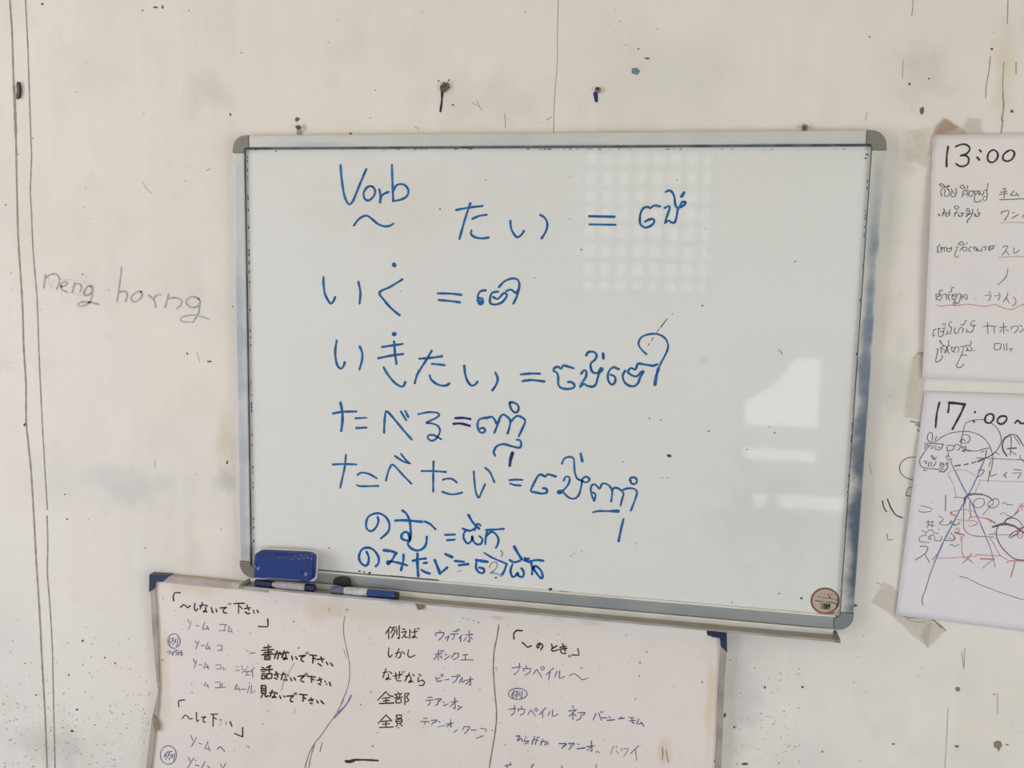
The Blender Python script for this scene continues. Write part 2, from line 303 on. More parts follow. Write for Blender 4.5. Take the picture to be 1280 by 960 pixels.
def ribbon(bm, pts, w, Y, dfun=None):
    """a flat marker stroke on the plane y=Y, pts and width in photo pixels"""
    q = [Vector(pts[0])]
    for p in pts[1:]:
        if (Vector(p) - q[-1]).length > .12: q.append(Vector(p))
    if len(q) == 1: q.append(q[0] + Vector((.3, .1)))
    CNT[0] += 1; e = 6e-6 * (CNT[0] % 25)
    ph = random.uniform(0, 6); L = []; R = []; s = 0
    def vt(p):
        v = px(p.x, p.y, Y); yy = (dfun(v.x, v.z) if dfun else Y) - 2.0e-4 - e
        return bm.verts.new((v.x, yy, v.z))
    for i, p in enumerate(q):
        d = (q[min(i + 1, len(q) - 1)] - q[max(i - 1, 0)])
        if d.length < 1e-6: d = Vector((1, 0))
        d.normalize(); nn = Vector((-d.y, d.x)); s += (p - q[i - 1]).length if i else 0
        ww = w * .5 * (1 + .12 * math.sin(s * .35 + ph) + .06 * math.sin(s * 1.1 + 2 * ph))
        if i == 0: d0, w0 = d, ww
        L.append(p + nn * ww); R.append(p - nn * ww); dl, wl = d, ww
    vl = [vt(p) for p in L]; vr = [vt(p) for p in R]
    for i in range(len(q) - 1):
        try: bm.faces.new((vl[i], vl[i + 1], vr[i + 1], vr[i]))
        except ValueError: pass
    for (c, d, ww, a, b) in ((q[0], -d0, w0, vr[0], vl[0]), (q[-1], dl, wl, vl[-1], vr[-1])):
        nn = Vector((-d.y, d.x)); arc = []
        for k in range(1, 5):
            t = math.pi * k / 5
            # a -> b around the end
            sgn = 1 if (c is q[-1] or c == q[-1]) else 1
            arc.append(c + (nn * math.cos(t) + d * math.sin(t)) * ww)
        try: bm.faces.new([a] + [vt(p) for p in arc] + [b])
        except ValueError: pass
def parse(s):
    out = []
    for st in s.replace('\n', ' ').split(';'):
        t = st.split()
        if not t: continue
        w = None; ell = None; pts = []
        for k in t:
            if k[0] == 'w': w = float(k[1:])
            elif k[0] == 'E': a = list(map(float, k[1:].split(','))); pts = [(a[0] + a[2] * math.cos(i * math.pi / 8 + 4.4), a[1] + a[3] * math.sin(i * math.pi / 8 + 4.4)) for i in range(17)]; pts[16] = pts[0]
            else: a, b = k.split(','); pts.append((float(a), float(b)))
        out.append((w, pts))
    return out
def characters(parent, m, Y, o, s, w, data):
    """blue board writing: strokes that touch or nearly touch are one written character, each a part of its own"""
    it = [(sw or w, [(o[0] + a / s, o[1] + b / s) for a, b in pts]) for sw, pts in parse(data)]
    bb = [[min(p[0] for p in P) - 1.6, min(p[1] for p in P) - 1.6, max(p[0] for p in P) + 1.6, max(p[1] for p in P) + 1.6] for _, P in it]
    grp = list(range(len(it)))
    for i in range(len(it)):
        for j in range(i):
            if bb[i][0] < bb[j][2] and bb[j][0] < bb[i][2] and bb[i][1] < bb[j][3] + 4 and bb[j][1] < bb[i][3] + 4:
                a, b = grp[i], grp[j]; grp = [b if g == a else g for g in grp]
    for g in sorted(set(grp)):
        bm = bmesh.new()
        for k in range(len(it)):
            if grp[k] == g: ribbon(bm, smooth(it[k][1]), it[k][0], Y)
        obj('written_character', bm, M[m], parent)
def ink(parent, name, m, Y, o, s, w, data, soft=True, label=None, dfun=None, kind=None):
    bm = bmesh.new()
    for sw, pts in parse(data):
        P = [(o[0] + a / s, o[1] + b / s) for a, b in pts]
        if len(P) == 1: P.append((P[0][0] + .4, P[0][1] + .2))
        ribbon(bm, smooth(P, soft), sw or w, Y, dfun)
    ob = obj(name, bm, M[m], parent)
    if label: ob['label'] = label
    if kind or name in ('handwriting', 'crack', 'stain', 'scratch', 'print', 'divider_line') and len(parse(data)) > 1: ob['kind'] = kind or 'stuff'
    return ob
#@@WALL@@
# marks on the front wall
ink(wall, 'crack', 'crack', 0, (0, 0), 4, 2.3, '20,-900 38,-400 50,0 60,150 68,400 75,550 80,700 83,850 86,1000 92,1200 105,1400 114,1560 119,1740 130,1920 131,2110 140,2200 155,2350 166,2520 176,2700 185,2860 198,3060 212,3330 226,3580 236,3840 240,3900 262,4400 280,4900;w3.4 70,430 74,520 77,610 79,660')
ink(wall, 'crack', 'crack', 0, (0, 0), 4, 1.7, '95,-900 112,-400 128,0 140,250 148,500 155,700 158,780 152,960 157,1050 165,1240 178,1400 186,1500 195,1760 202,1920 212,2120 225,2350 237,2548;235,2580 239,2720 237,2860 246,2980 256,3120 263,3280 269,3560 276,3840 278,3900 292,4400 306,4900')
ink(wall, 'crack', 'crack_warm', 0, (0, 0), 1, .9, '704,-260 701,-120 698,-5 697,30 696.5,80 694,110 692.5,140 692,168', label='thin orange crack above the board')
ink(wall, 'crack', 'crack', 0, (0, 0), 1, 1.0, '1141,-3 1141,8 1139.5,20;1255,78 1253.5,100 1254,120;w1.8 1253.5,118 1254.5,135 1252,150;w1.5 1253.5,150 1251.5,166;1270,78 1270,92;1260,0 1259,30;w.6 1129,75 1128,98;w.6 1084,140 1082,150;1238,70 1236,90 1233,105 1232,123;w.7 1206,810 1205,836')
ink(wall, 'handwriting', 'pencil', 0, (40, 320), 5.333, 2.4, '''80,210 90,125;90,150 120,125 160,120 180,140 182,180 165,220;195,205 225,195 235,180 215,170 195,190 200,225 235,238;
270,240 285,180;275,205 300,185 325,190 330,215 320,240;405,200 402,255 390,300 360,325 325,335 308,322 330,308 380,308 445,322;
w2 598,72 590,150 568,305;575,250 600,235 630,240 635,265 625,300;730,238 700,240 665,270 665,295 690,305 720,285 735,260 725,236;
780,262 815,295 825,340;808,290 830,262 858,258;912,255 888,342;900,290 940,278 985,285 1000,305 990,330 965,350;
1112,285 1075,270 1040,285 1030,315 1060,342 1105,335 1122,305 1110,285;1118,330 1110,380 1075,440;w1.8 1075,440 1030,440 1000,435 990,415 1030,398 1100,395 1180,422''', label='grey crayon scrawl on the bare wall left of the board')
ink(wall, 'handwriting', 'pencil_purple', 0, (40, 320), 5.333, 2.5, '395,205 375,200 355,225 348,252 375,262 400,235 398,200', label='purple grey loop of the crayon scrawl')
ink(wall, 'handwriting', 'pencil_red', 0, (40, 320), 5.333, .8, '190,155 260,158 330,168 365,180;110,150 120,200 145,215;150,160 130,190;215,240 300,255 370,272', label='pink crayon line over the scrawl')
ink(wall, 'handwriting', 'bic', 0, (1120, 520), 8, 1.1, '190,410 110,420 50,470 35,520 55,580 105,620 168,640;155,710 125,720 100,790 145,800', label='black curls drawn on the wall beside the lower paper')
ink(wall, 'handwriting', 'navy', 0, (1060, 560), 4, 1.5, '172,265 180,300 192,318;197,255 215,300 240,335 270,348;w.8 195,430 200,458 222,458', label='two short black strokes on the wall')
ink(wall, 'stain', 'ink_grey', 0, (1120, 440), 8, 1.6, 'w2.2 145,692 190,700 238,706;w4 205,725 235,735;w2.5 215,775 228,790', label='blue smear below the yellow tape')
ink(wall, 'stain', 'ink_navy', 0, (500, 60), 3.765, 3.6, 'w5 920,215 924,248', label='blue dab under the wall plug')
ink(wall, 'stain', 'black', 0, (540, 90), 16, 2.6, 'w3.6 205,390 205,480;203,480 195,600 168,790', label='black drip under the brown wall plug')
ink(wall, 'scratch', 'speck_soft', 0, (0, 0), 1, .8, '178,227 185,238 190,241;w1.2 259,213 263,211;246,440 250,452;194,575 194,585;1095,728 1103,731;590,128 600,134;596,126 602,138;631,142 632,160;w1.1 683,150 690,146;518,158 524,162;1086,580 1090,592;1247,866 1247,892;w1.2 1202,816 1205,836;1185,885 1183,930 1181,960', kind='stuff')
bm = bmesh.new(); bs = bmesh.new(); rn = random.Random(11)
for (x, y, r, sx, sy) in ((288, 143, 1.6, .7, 1.3), (1152, 138, 4, .8, 1.2), (372, 149, 3, 1, .9), (438, 167, 2, 1.4, .7), (1265, 139, 2, 1, 1), (1240, 61, 1.7, 1.1, .8), (1137, 105, 1.6, 1, 1),
    (1069, 757, 2.2, 1.3, .8), (7, 256, 1, 1, 1), (103, 343, 1, 1, 1), (234, 442, 1.5, .8, 1), (262, 452, 1.8, 1.6, .7), (284, 578, 1.8, .8, 1.2), (103, 801, 1.8, 1, 1), (84, 649, 1.2, 1, 1),
    (81, 618, 1, 1, 1), (291, 383, .9, 1, 1), (31, 531, 2, 1, 1), (1087, 46, 1.2, 1, 1), (566, 131, 1.6, 1, .8), (548, 101, 1.4, .8, 1.2), (561, 100, 1.2, 1, 1), (956, 859, 1.5, 1, 1), (1003, 859, 1.6, 1.2, .8),
    (931, 955, 2.5, 1.6, .6), (918, 909, 1.4, 1, 1), (1028, 940, 1.2, 1, 1), (798, 61, 1.2, 1, 1), (809, 73, 2.4, 1.7, .5), (1196, 933, 2.2, 1.2, .9), (1259, 931, 1.3, 1.4, .7), (1161, 98, 1.2, 1, 1), (1243, 868, 1, 1, 1),
    (90, 914, 2.2, 1.2, .8), (96, 887, 1.6, 1.4, .7), (144, 829, 1.4, 1, 1), (131, 822, 1.3, 1, 1), (86, 844, 1.2, 1, 1), (45, 869, 1.4, 1, 1), (1117, 930, 1.4, 1.6, .7), (906, 894, 2, .9, 1.4), (22, 120, 2.4, .8, 1.9),
    (53, 5, 1.6, 1, 1), (194, 9, 1.6, 1.8, .7), (203, 9, 1.6, .8, 1.6), (178, 13, 1.2, 1.5, .7)):
    blob(bm, x, y, r, 0, .0004, 7, .3, sx, sy, rn)
for i in range(210):
    x, y = rn.uniform(0, 1280), rn.uniform(0, 960)
    if 295 < x < 1105 and 165 < y < 790: continue
    if 190 < x < 905 and y > 715: continue
    if x > 1150 and 165 < y < 780: continue
    blob(bs, x, y, rn.uniform(.5, 1.1), 0, .0003, 5, .3, rn.uniform(.7, 1.5), rn.uniform(.6, 1.1), rn)
for i in range(330):
    x = rn.uniform(2, 188) if rn.random() < .75 else rn.uniform(912, 1000); y = 960 - abs(rn.gauss(0, 75))
    if y < 760: continue
    blob(bs, x, y, rn.uniform(.4, 1.1), 0, .0003, 5, .3, rn.uniform(.8, 1.7), rn.uniform(.6, 1.), rn)
tag(obj('speck', bm, M['speck'], wall), kind='stuff'); tag(obj('speck', bs, M['speck_soft'], wall), kind='stuff')
obj('paint_chip', blob(bmesh.new(), 794, 88.5, 5.2, 0, .0006, 10, .22, 1.05, .95, rn), M['chip_blue'], wall)
obj('paint_chip', pxprism([(1242, 929), (1246, 926), (1251, 927), (1253, 932), (1250, 936), (1248.5, 940), (1247, 936), (1243, 934)], -.0008, 0), M['plug_tan'], wall)
obj('paint_chip', blob(bmesh.new(), 1197, 862, 3.2, 0, .0005, 8, .25, 1.1, .9, rn), M['plug_tan'], wall)
# plugs and hooks fixed in the wall
def plug(x, y, pts, m, label, screw):
    c = px(x, y, 0); t = thing('wall_plug', label, 'wall plug', (c.x, 0, c.z))
    b = bmesh.new(); f = pxprism([(540 + a / 16, 90 + bb / 16) for a, bb in pts] if pts else [(x + r * math.cos(i * .7), y + r * math.sin(i * .7)) for i, r in enumerate((4, 3.6, 4.1, 3.5, 4, 3.7, 3.9, 3.5, 4))], -.005, 0, b, .0008)
    obj('plug_body', f, m, t)
    b = bmesh.new(); bmesh.ops.create_cone(b, cap_ends=True, segments=12, radius1=.0026, radius2=.0020, depth=.003, matrix=Matrix.Translation((c.x, -.0065, c.z)) @ Matrix.Rotation(math.pi / 2, 4, 'X'))
    obj('screw' if screw else 'core', b, M['black' if screw else 'plug'], t)
plug(555, 108, [(162, 280), (215, 225), (232, 190), (262, 215), (325, 215), (325, 260), (350, 290), (310, 335), (245, 400), (195, 385), (165, 370), (160, 325)], M['plug'], 'ragged brown wall plug with a long black drip below it', False)
plug(747.3, 112, None, M['plug_tan'], 'small round tan wall plug with a short blue dab under it', True)
c = px(22, 114, 0)
t = tag(obj('insect_husk', pxprism([(20.5, 103), (22.5, 102), (24, 107), (24.5, 114), (23.5, 121), (21.5, 123), (19.8, 119), (21, 113), (20.3, 108)], -.006, 0, None, .0008), M['black'], origin=(c.x, 0, c.z)),
    'small black husk stuck beside the long left-hand wall crack', 'insect husk')
def hook(x, label):
    c = px(x, 160, -.004); t = thing('board_hook', label, 'hook', (c.x, 0, c.z))
    obj('plate', nb(c.x - .0045, c.x + .0045, -.003, 0, c.z - .012, c.z + .006, bev=.001), M['tray'], t)
    b = bmesh.new(); bmesh.ops.create_cone(b, cap_ends=True, segments=12, radius1=.0035, radius2=.0028, depth=.006, matrix=Matrix.Translation((c.x - .001, -.006, c.z + .001)) @ Matrix.Rotation(math.pi / 2, 4, 'X'))
    obj('screw', b, M['plug'], t)
    b = bmesh.new(); 
    for k in range(7):
        a = math.pi * k / 6 * .8; a2 = math.pi * (k + 1) / 6 * .8
        p0 = Vector((c.x + .004 + .004 * math.sin(a), -.0045, c.z + .007 - .012 * k / 7)); box(b, p0.x - .0008, p0.x + .0008, -.0055, -.003, p0.z - .002, p0.z + .001)
    obj('wire', b, M['steel_bright'], t)
hook(373, 'small metal hook holding the upper left of the big whiteboard')
hook(1006, 'small metal hook holding the upper right of the big whiteboard')
#@@BOARD@@
# ------------------------------------------------------------------ the big whiteboard
BX0, BX1, BZ0, BZ1 = -.600, .600, 1.362 - .44277, 1.362 + .44277
R = .0225; YF, YP = -.018, -.0105
wb = thing('whiteboard', 'large glossy whiteboard with blue handwriting in an aluminium frame', 'whiteboard', ((BX0 + BX1) / 2, 0, BZ0))
obj('panel', nb(BX0 + .012, BX1 - .012, YP, -.001, BZ0 + .012, BZ1 - .012), M['board'], wb)
CL = .0325
def rail(name, x0, x1, z0, z1, m, label=None):
    o = obj(name, nb(x0, x1, YF, 0, z0, z1, bev=.0022), m, wb)
    if label: o['label'] = label
    return o
rt = rail('frame_rail', BX0 + CL, BX1 - CL, BZ1 - R, BZ1, M['alu'])
rl = rail('frame_rail', BX0, BX0 + R, BZ0 + CL, BZ1 - CL, M['alu_left'])
rr = rail('frame_rail', BX1 - R, BX1, BZ0 + CL, BZ1 - CL, M['alu_blue'], 'right rail stained with blue ink')
rb = rail('frame_rail', BX0 + CL, BX1 - CL, BZ0, BZ0 + R, M['alu_bot'])
# dirt and painted shadow line inside the frame, whitened highlight along the bottom rail
g = bmesh.new(); 
box(g, BX0 + R - .001, BX1 - R + .001, YF + .002, YP, BZ1 - R - .0035, BZ1 - R + .001)
box(g, BX0 + R - .001, BX0 + R + .0005, YF + .002, YP, BZ0 + R, BZ1 - R); box(g, BX1 - R - .0005, BX1 - R + .001, YF + .002, YP, BZ0 + R, BZ1 - R)
obj('groove_shadow_strip', g, M['groove'], wb)
obj('lip_highlight', nb(BX0 + CL - .002, BX1 - CL + .002, YF + .0015, YP, BZ0 + R - .0005, BZ0 + R + .0022, bev=.0005), M['tray_highlight'], wb)
for sx, sz in ((-1, 1), (1, 1), (-1, -1), (1, -1)):
    ro = .0265; pts = []
    for k in range(9):
        a = math.pi / 2 * k / 8; pts.append((CL + .0012 - ro + ro * math.sin(a) - (CL - 0) , 0)) if False else None
    # in corner coordinates u,v measured inward from the outer corner
    uv = [(CL, -.0005)] + [(ro - ro * math.sin(a), ro - ro * math.cos(a)) for a in [math.pi / 2 * k / 8 for k in range(9)]] + [(-.0005, CL), (R, CL)]
    uv += [(R + .006 - .006 * math.cos(a) , R + .006 - .006 * math.sin(a)) for a in [math.pi / 2 * k / 4 for k in range(5)]][0:5] + [(CL, R)]
    cx = BX0 if sx < 0 else BX1; cz = BZ1 if sz > 0 else BZ0
    P = [(cx - sx * u, cz - sz * v) for u, v in uv]
    obj('corner_cap', prism(P, YF - .0012, 0), M['cap' if sz > 0 or sx < 0 else 'cap_cool'], wb)
# pen tray
tray = obj('pen_tray', nb(BX0 + .022, BX1 - .033, -.046, -.0005, .9065, .908), M['tray'], wb)
obj('front_lip', nb(BX0 + .022, BX1 - .033, -.0475, -.0455, .9060, .9105, bev=.0006), M['steel'], tray)
obj('mounting_strip', nb(BX0 + .022, BX1 - .033, -.0185, -.0165, .908, .9186, bev=.0004), M['tray_highlight'], tray)
for x0, x1 in ((BX0 + .012, BX0 + .0225), (BX1 - .0335, BX1 - .025)):
    obj('end_cap', nb(x0, x1, -.0485, -.004, .9055, .9120, bev=.001), M['cap'], tray)
# little grime along the edges, specks on the enamel
bm = bmesh.new(); rn = random.Random(5)
for i in range(150):
    k = rn.random()
    if k < .3: x, y = rn.uniform(312, 1085), 186.5
    elif k < .6: y = rn.uniform(195, 690); x = 309 + (y - 186) * .0171
    elif k < .8: y = rn.uniform(195, 750); x = 1087 - (y - 186) * .0635
    else: x = rn.uniform(400, 1040); y = 713 + (x - 400) * .0895
    v = k < .3 or k >= .8
    blob(bm, x, y, rn.uniform(.5, 1.2), YP, .0004, 5, .3, 2.0 if v else .7, .6 if v else 1.8, rn)
for (x, y, r) in ((836.5, 570, 2.6), (726.5, 312, 1.1), (878, 382, 1.2), (550, 261, 1.1), (607, 225, .9), (994, 327, 1.1), (886, 539, 1.1), (968, 541, 1.2), (962, 534, .9), (934, 562, .9), (812, 523, 1), (826, 525, .9),
    (834, 597, .8), (828, 597, .8), (915, 753, 1.1), (974, 742, 1), (1002, 748, 1.6), (411, 685, 1), (501, 364, .8), (668, 347, .8), (712, 274, .8), (712, 221, .6), (846, 225, .8), (882, 286, .7), (320, 187, 1.2), (345, 189, 1),
    (455, 715, 1.2), (449, 714, 1.4), (462, 716, 1.6), (620, 722, 1.5), (688, 736.5, 2.2), (1084, 193, 1.4), (1082, 198, 1.2), (779, 577, .7), (795, 680, .7), (718, 692, .8), (714, 695, .7), (727, 689, .7)):
    blob(bm, x, y, r, YP, .0004, 7, .25, 1.2, .8, rn)
tag(obj('speck', bm, M['dirt'], wb), kind='stuff')
ink(wb, 'scratch', 'speck', YP, (0, 0), 1, .9, '841,392 840,393;w1.4 833.5,399 829,405 826,409;824,411 819.5,418;w1.2 816,422 814.5,426;812,429 810,432;w.7 973,436 975,440;976,439 978,443', label='dotted black scratch across the enamel')
ink(wb, 'scratch', 'dirt', YP, (0, 0), 1, 2.2, '488,720 520,723 548,725.5;w1.2 396,712 440,716 490,720;w1.2 600,731 660,736;w1.2 760,745 850,752;w1.6 700,739 712,740.5', label='black grime along the bottom edge')
BW = 2.9
characters(wb, 'ink_blue', YP, (400, 180), 4, BW, '''103,105 108,170 120,250 135,290 148,302 165,285 200,200 232,125;262,213 238,215 218,245 225,275 245,282 268,262 276,235 262,213;
297,228 302,260 300,292;300,285 312,255 342,240;360,105 362,180 366,285;366,235 385,205 420,203 442,230 435,260 405,278 366,285;
170,407 195,375 230,358 260,375 290,400 325,412 352,408 367,398''')
characters(wb, 'ink_blue', YP, (400, 180), 4, BW, '''682,330 745,318 812,310;752,297 730,360 697,475;762,374 795,360 832,354;758,432 755,450 775,466 810,472 842,468;
952,385 955,420 968,448 985,466 1005,456 1020,435;1102,355 1125,370 1137,400 1130,435 1108,472;
1345,361 1472,364;1347,402 1477,404;
1700,312 1670,308 1650,322 1642,315 1618,320 1602,350 1600,395 1612,412 1630,418 1660,405 1672,385 1662,375 1645,378 1625,388;
1723,320 1745,310 1748,325 1735,360 1725,395;1728,392 1745,383 1758,393 1775,390 1785,350 1790,318;1728,240 1745,232 1760,240 1772,265 1775,295 1782,315 1800,318 1820,305 1828,292 1812,290 1800,310;w4 1820,243 1808,262''')
characters(wb, 'ink_blue', YP, (400, 180), 4, BW, '''18,665 18,700 25,750 40,780 52,798 65,790 76,765;192,690 202,740 198,798;412,677 350,715 298,742 320,780 360,825 398,856;w5.5 370,603 372,606;
588,747 650,748 708,754;592,780 650,785 700,792;828,732 805,735 790,755 790,785 800,802 815,795 812,775 798,770;w5 800,790 803,795;
890,738 860,745 850,775 852,795 870,803 905,795 925,775 935,755 920,745 900,765 885,775 866,765;895,715 925,685 965,672 990,680 997,710 985,760 967,798;932,735 955,728 980,745 990,730''')
characters(wb, 'ink_blue', YP, (400, 400), 5.333, 3.0, '''112,138 102,200 105,260 118,305 140,325 158,305 165,283;265,177 282,220 280,270 263,330;w5.5 492,94 496,94;414,180 480,170 550,160;388,255 470,238 552,227;494,143 500,220 510,292;424,315 450,360 500,420 545,445 560,435 568,415;
662,258 740,252 812,242;745,205 700,280 650,360 632,420;747,292 790,296 830,301;732,370 740,395 775,425 815,438 845,435 862,423;962,305 968,360 985,410 1010,437 1035,430 1050,412;1168,348 1185,390 1175,430 1150,468;
1338,363 1403,357 1466,358;1348,408 1408,400 1496,410;
1691,322 1623,303 1608,325 1588,312 1563,320 1558,340 1578,350 1588,380 1588,425 1603,450 1643,460 1683,455 1698,440 1688,422 1668,412 1653,415;
1741,358 1760,335 1776,345 1772,380 1745,420 1735,445;1741,438 1763,425 1773,435 1813,445 1838,430 1850,390 1862,345;1775,235 1788,215 1823,212 1845,235 1833,265 1805,290 1808,330 1825,352 1863,350 1883,330 1873,320 1858,345;w3.8 1887,225 1889,255;
1991,328 1958,315 1930,335 1918,375 1925,410 1943,430 1963,420 1970,390 1958,372 1938,365;
2035,338 2018,370 2028,410 2058,437 2098,440 2123,415 2133,385 2158,345 2143,345 2113,375 2078,368 2053,345 2073,320 2103,330 2116,295 2128,290;2128,290 2173,298 2223,305 2248,295;
w2.6 2176,228 2138,190 2123,155 2143,115 2193,95 2253,95 2303,125 2321,175 2303,230 2258,320 2233,432;w4 2256,325 2243,370 2233,430''')
characters(wb, 'ink_blue', YP, (400, 400), 5.333, 2.9, '''87,623 150,612 242,610;w3.4 137,550 148,610 150,670 142,738;w2.4 237,655 310,652;243,720 310,717;428,750 430,680 440,610 460,620 520,690 570,750 612,797;540,610 575,668;568,605 588,645;
w2.5 655,628 720,615 780,618 795,635 770,655 708,685 740,688 785,705 800,740 780,785 750,805 725,795 718,775 740,765 770,772 808,795;
1120,650 1085,655 1060,665 1050,700 1060,740 1085,752 1102,735 1085,718 1068,725;1110,655 1145,645 1165,665 1177,690;1163,750 1183,700 1203,645 1223,630 1248,645 1268,670 1262,720 1251,755;1275,675 1303,645 1328,640 1368,670 1351,720 1325,775;
1265,552 1273,590 1298,617 1321,605 1323,575 1303,555 1278,548 1265,552;1168,905 1158,880 1175,845 1203,830 1233,828 1283,843 1333,850 1341,820 1333,802 1313,798''')
characters(wb, 'ink_navy', YP, (400, 400), 5.333, 3.1, '902,655 950,652 1002,660;890,692 940,690 1000,706;w4.5 1283,887 1270,930;w3.5 1270,930 1265,972')
characters(wb, 'ink_blue', YP, (400, 550), 5.333, 2.6, '''87,163 160,160 243,163;173,100 165,180 150,250 135,318;250,232 280,217 330,228 378,255;245,300 270,308 388,306;440,270 455,210 478,165 500,175 550,230 608,290;500,107 560,145 600,155;540,92 570,130 598,155;
678,207 750,207 838,213;757,143 755,240 755,343;820,265 850,257 885,262 912,283;815,345 870,362 920,358 948,350;1025,210 1030,280 1040,350 1058,385 1080,340 1100,297;1100,185 1130,210 1150,250 1162,280;
1260,268 1303,264 1351,266;1268,290 1298,300 1338,303;w3 1571,243 1518,228 1503,243 1473,230 1453,240 1423,295 1405,340 1433,348 1483,357 1513,348 1508,325 1485,322;
1625,270 1638,245 1663,250 1658,290 1628,330 1598,350;w5 1593,347 1608,345;1613,335 1638,365 1668,388 1703,388 1728,360 1743,300 1748,270;1613,158 1628,125 1663,112 1691,125 1695,165 1698,210 1713,255 1743,270 1773,283 1798,265 1778,245 1753,255 1745,285;w3.4 1738,90 1748,140;
1828,405 1838,365 1820,350;1828,405 1813,370 1805,330 1813,300 1838,298 1863,325 1878,295 1903,290 1933,310 1948,340 1941,410;1948,340 1963,318 1993,325 2023,355 2015,390 2003,438;2018,333 2053,322 2093,325 2113,345 2103,390 2073,470;2063,268 2073,252 2098,250 2113,268 2103,292 2078,290 2070,270;
1820,482 1853,474 1913,474 1993,475;w4.2 1948,474 1988,474;w3.2 2023,528 2008,590 1991,672''')
characters(wb, 'ink_bright', YP, (400, 550), 5.333, 2.8, '''385,515 390,540 375,580 345,607 315,595 307,560 320,515 355,493 400,490 440,515 463,560 455,610 405,657;w3.3 503,537 560,535 680,545;w3.2 550,470 575,490 598,540 605,620 600,660 575,670 545,655 545,630 570,612 590,625 600,670 585,690 605,720 650,737 690,720 708,690 712,645;697,543 735,560 770,595;
835,632 900,630;848,668 898,664;w3.2 990,500 1020,550 1060,590;1070,570 1050,558 1030,600;950,590 1000,605 1030,590;975,600 958,625 960,660 985,690 1010,670 1015,640 1020,670 1045,695 1075,690 1082,660 1062,640;
1105,600 1165,597 1225,592;1115,605 1105,650 1103,695;1110,640 1140,612 1170,625 1190,660 1185,695 1172,720''')
characters(wb, 'ink_bright', YP, (400, 550), 5.333, 3.0, '''310,745 325,780 320,825 300,838 270,815 260,775 280,730 320,717 360,735 390,780 390,820 372,842;w3.8 428,735 480,742 508,755;505,755 480,800 455,828 450,810 480,810 530,820 580,835;557,765 555,810 540,868;620,805 660,795 705,790;w3.6 650,758 650,830 655,905;690,820 712,818;675,865 700,880 732,890;
w3.6 765,800 785,850 800,890;800,888 825,870 848,850;w3.6 835,760 880,780;900,806 960,812;925,835 988,827;w3.6 1118,812 1070,805 1040,800;1045,805 1040,850 1060,882 1090,885 1092,860 1062,850;
w2.4 1095,752 1150,785 1245,825;w3 1245,825 1225,880 1208,903;w3.6 1295,712 1323,760 1343,792;1365,785 1385,800 1360,800;1265,800 1293,815 1333,805;1283,830 1270,870 1283,912 1303,905 1318,885 1323,905 1353,912 1358,880 1343,855;1393,790 1363,800 1413,820;1393,810 1443,800 1488,805;1418,840 1413,895;1408,830 1438,880 1473,922 1485,912 1473,870 1438,840 1415,860''')
ink(wb, 'handwriting', 'ink_grey', YP, (400, 550), 5.333, 1.9, '1130,850 1145,820 1178,815 1180,845 1160,870 1135,888 1160,885 1205,900;1205,738 1218,755 1208,775;w1 915,880 945,868', label='greyed half erased strokes in the last line')
# sticker
sc = px(1031.3, 751, YP)
def ell(cx, cy, rx, ry, n=36): return [(cx + rx * math.cos(2 * math.pi * i / n), cy + ry * math.sin(2 * math.pi * i / n)) for i in range(n)]
st = obj('sticker', pxprism(ell(1031.3, 751, 18.2, 16.6), YP - .0003, YP), M['st_red'], wb)
st['label'] = 'round beige and red sticker in the lower right corner'
obj('sticker_face', pxprism(ell(1031.5, 751, 16, 14.4), YP - .00045, YP), M['st_bg'], st)
for nm, mm, w, d in (('print', 'st_green', 1.15, '308,485 330,495 380,500 430,510 480,515;530,515 580,525 640,530 700,545 750,560;w3 490,565 492,645;w2.4 505,568 540,575 535,600 508,603 540,612 538,645 505,648;w2.4 735,570 740,590'),
                 ('print', 'st_orange', 1.8, '410,560 450,560 462,580 440,600 465,615 455,640 410,635;w2.5 580,645 575,670;w2 420,740 500,752 600,750 690,735'),
                 ('print', 'st_red', .9, '350,405 420,425 500,435 560,440 700,468;w1.6 590,400 596,430;420,350 428,360;488,355 492,375;w1.4 545,370 575,372;w1.4 620,370 650,370;w1.8 735,475 740,490'),
                 ('print', 'black', 2.6, '585,572 583,640')):
    ink(st, nm, mm, YP - .0005, (1000, 720), 16, w, d)
ink(wb, 'tape_remnant', 'white', YP - .0004, (1000, 720), 16, 2.2, '620,770 680,745 700,765;730,735 765,690 770,740', label='torn white corner under the sticker')
#@@ITEMS@@
# ------------------------------------------------------------------ eraser and pens on the tray
ec = px(356, 706, -.045)
er = thing('board_eraser', 'blue plastic whiteboard eraser leaning over the pen at the left end of the tray', 'eraser', (ec.x, -.03, .928))
def rquad(c4, r, n=5):
    """rounded quad of pixel corners"""
    out = []
    for i in range(4):
        p0, p, p1 = Vector(c4[i - 1]), Vector(c4[i]), Vector(c4[(i + 1) % 4])
        a = p + (p0 - p).normalized() * r; b = p + (p1 - p).normalized() * r
        for k in range(n + 1):
            t = k / n; out.append(tuple(a * (1 - t) ** 2 + p * 2 * t * (1 - t) + b * t * t))
    return out
bmf = pxprism(rquad([(323, 685.5), (396.5, 689.5), (394.5, 727), (321, 723)], 4.5), -.0275, -.019, None, .001)
obj('felt_pad', bmf, M['felt'], er, smooth=False)
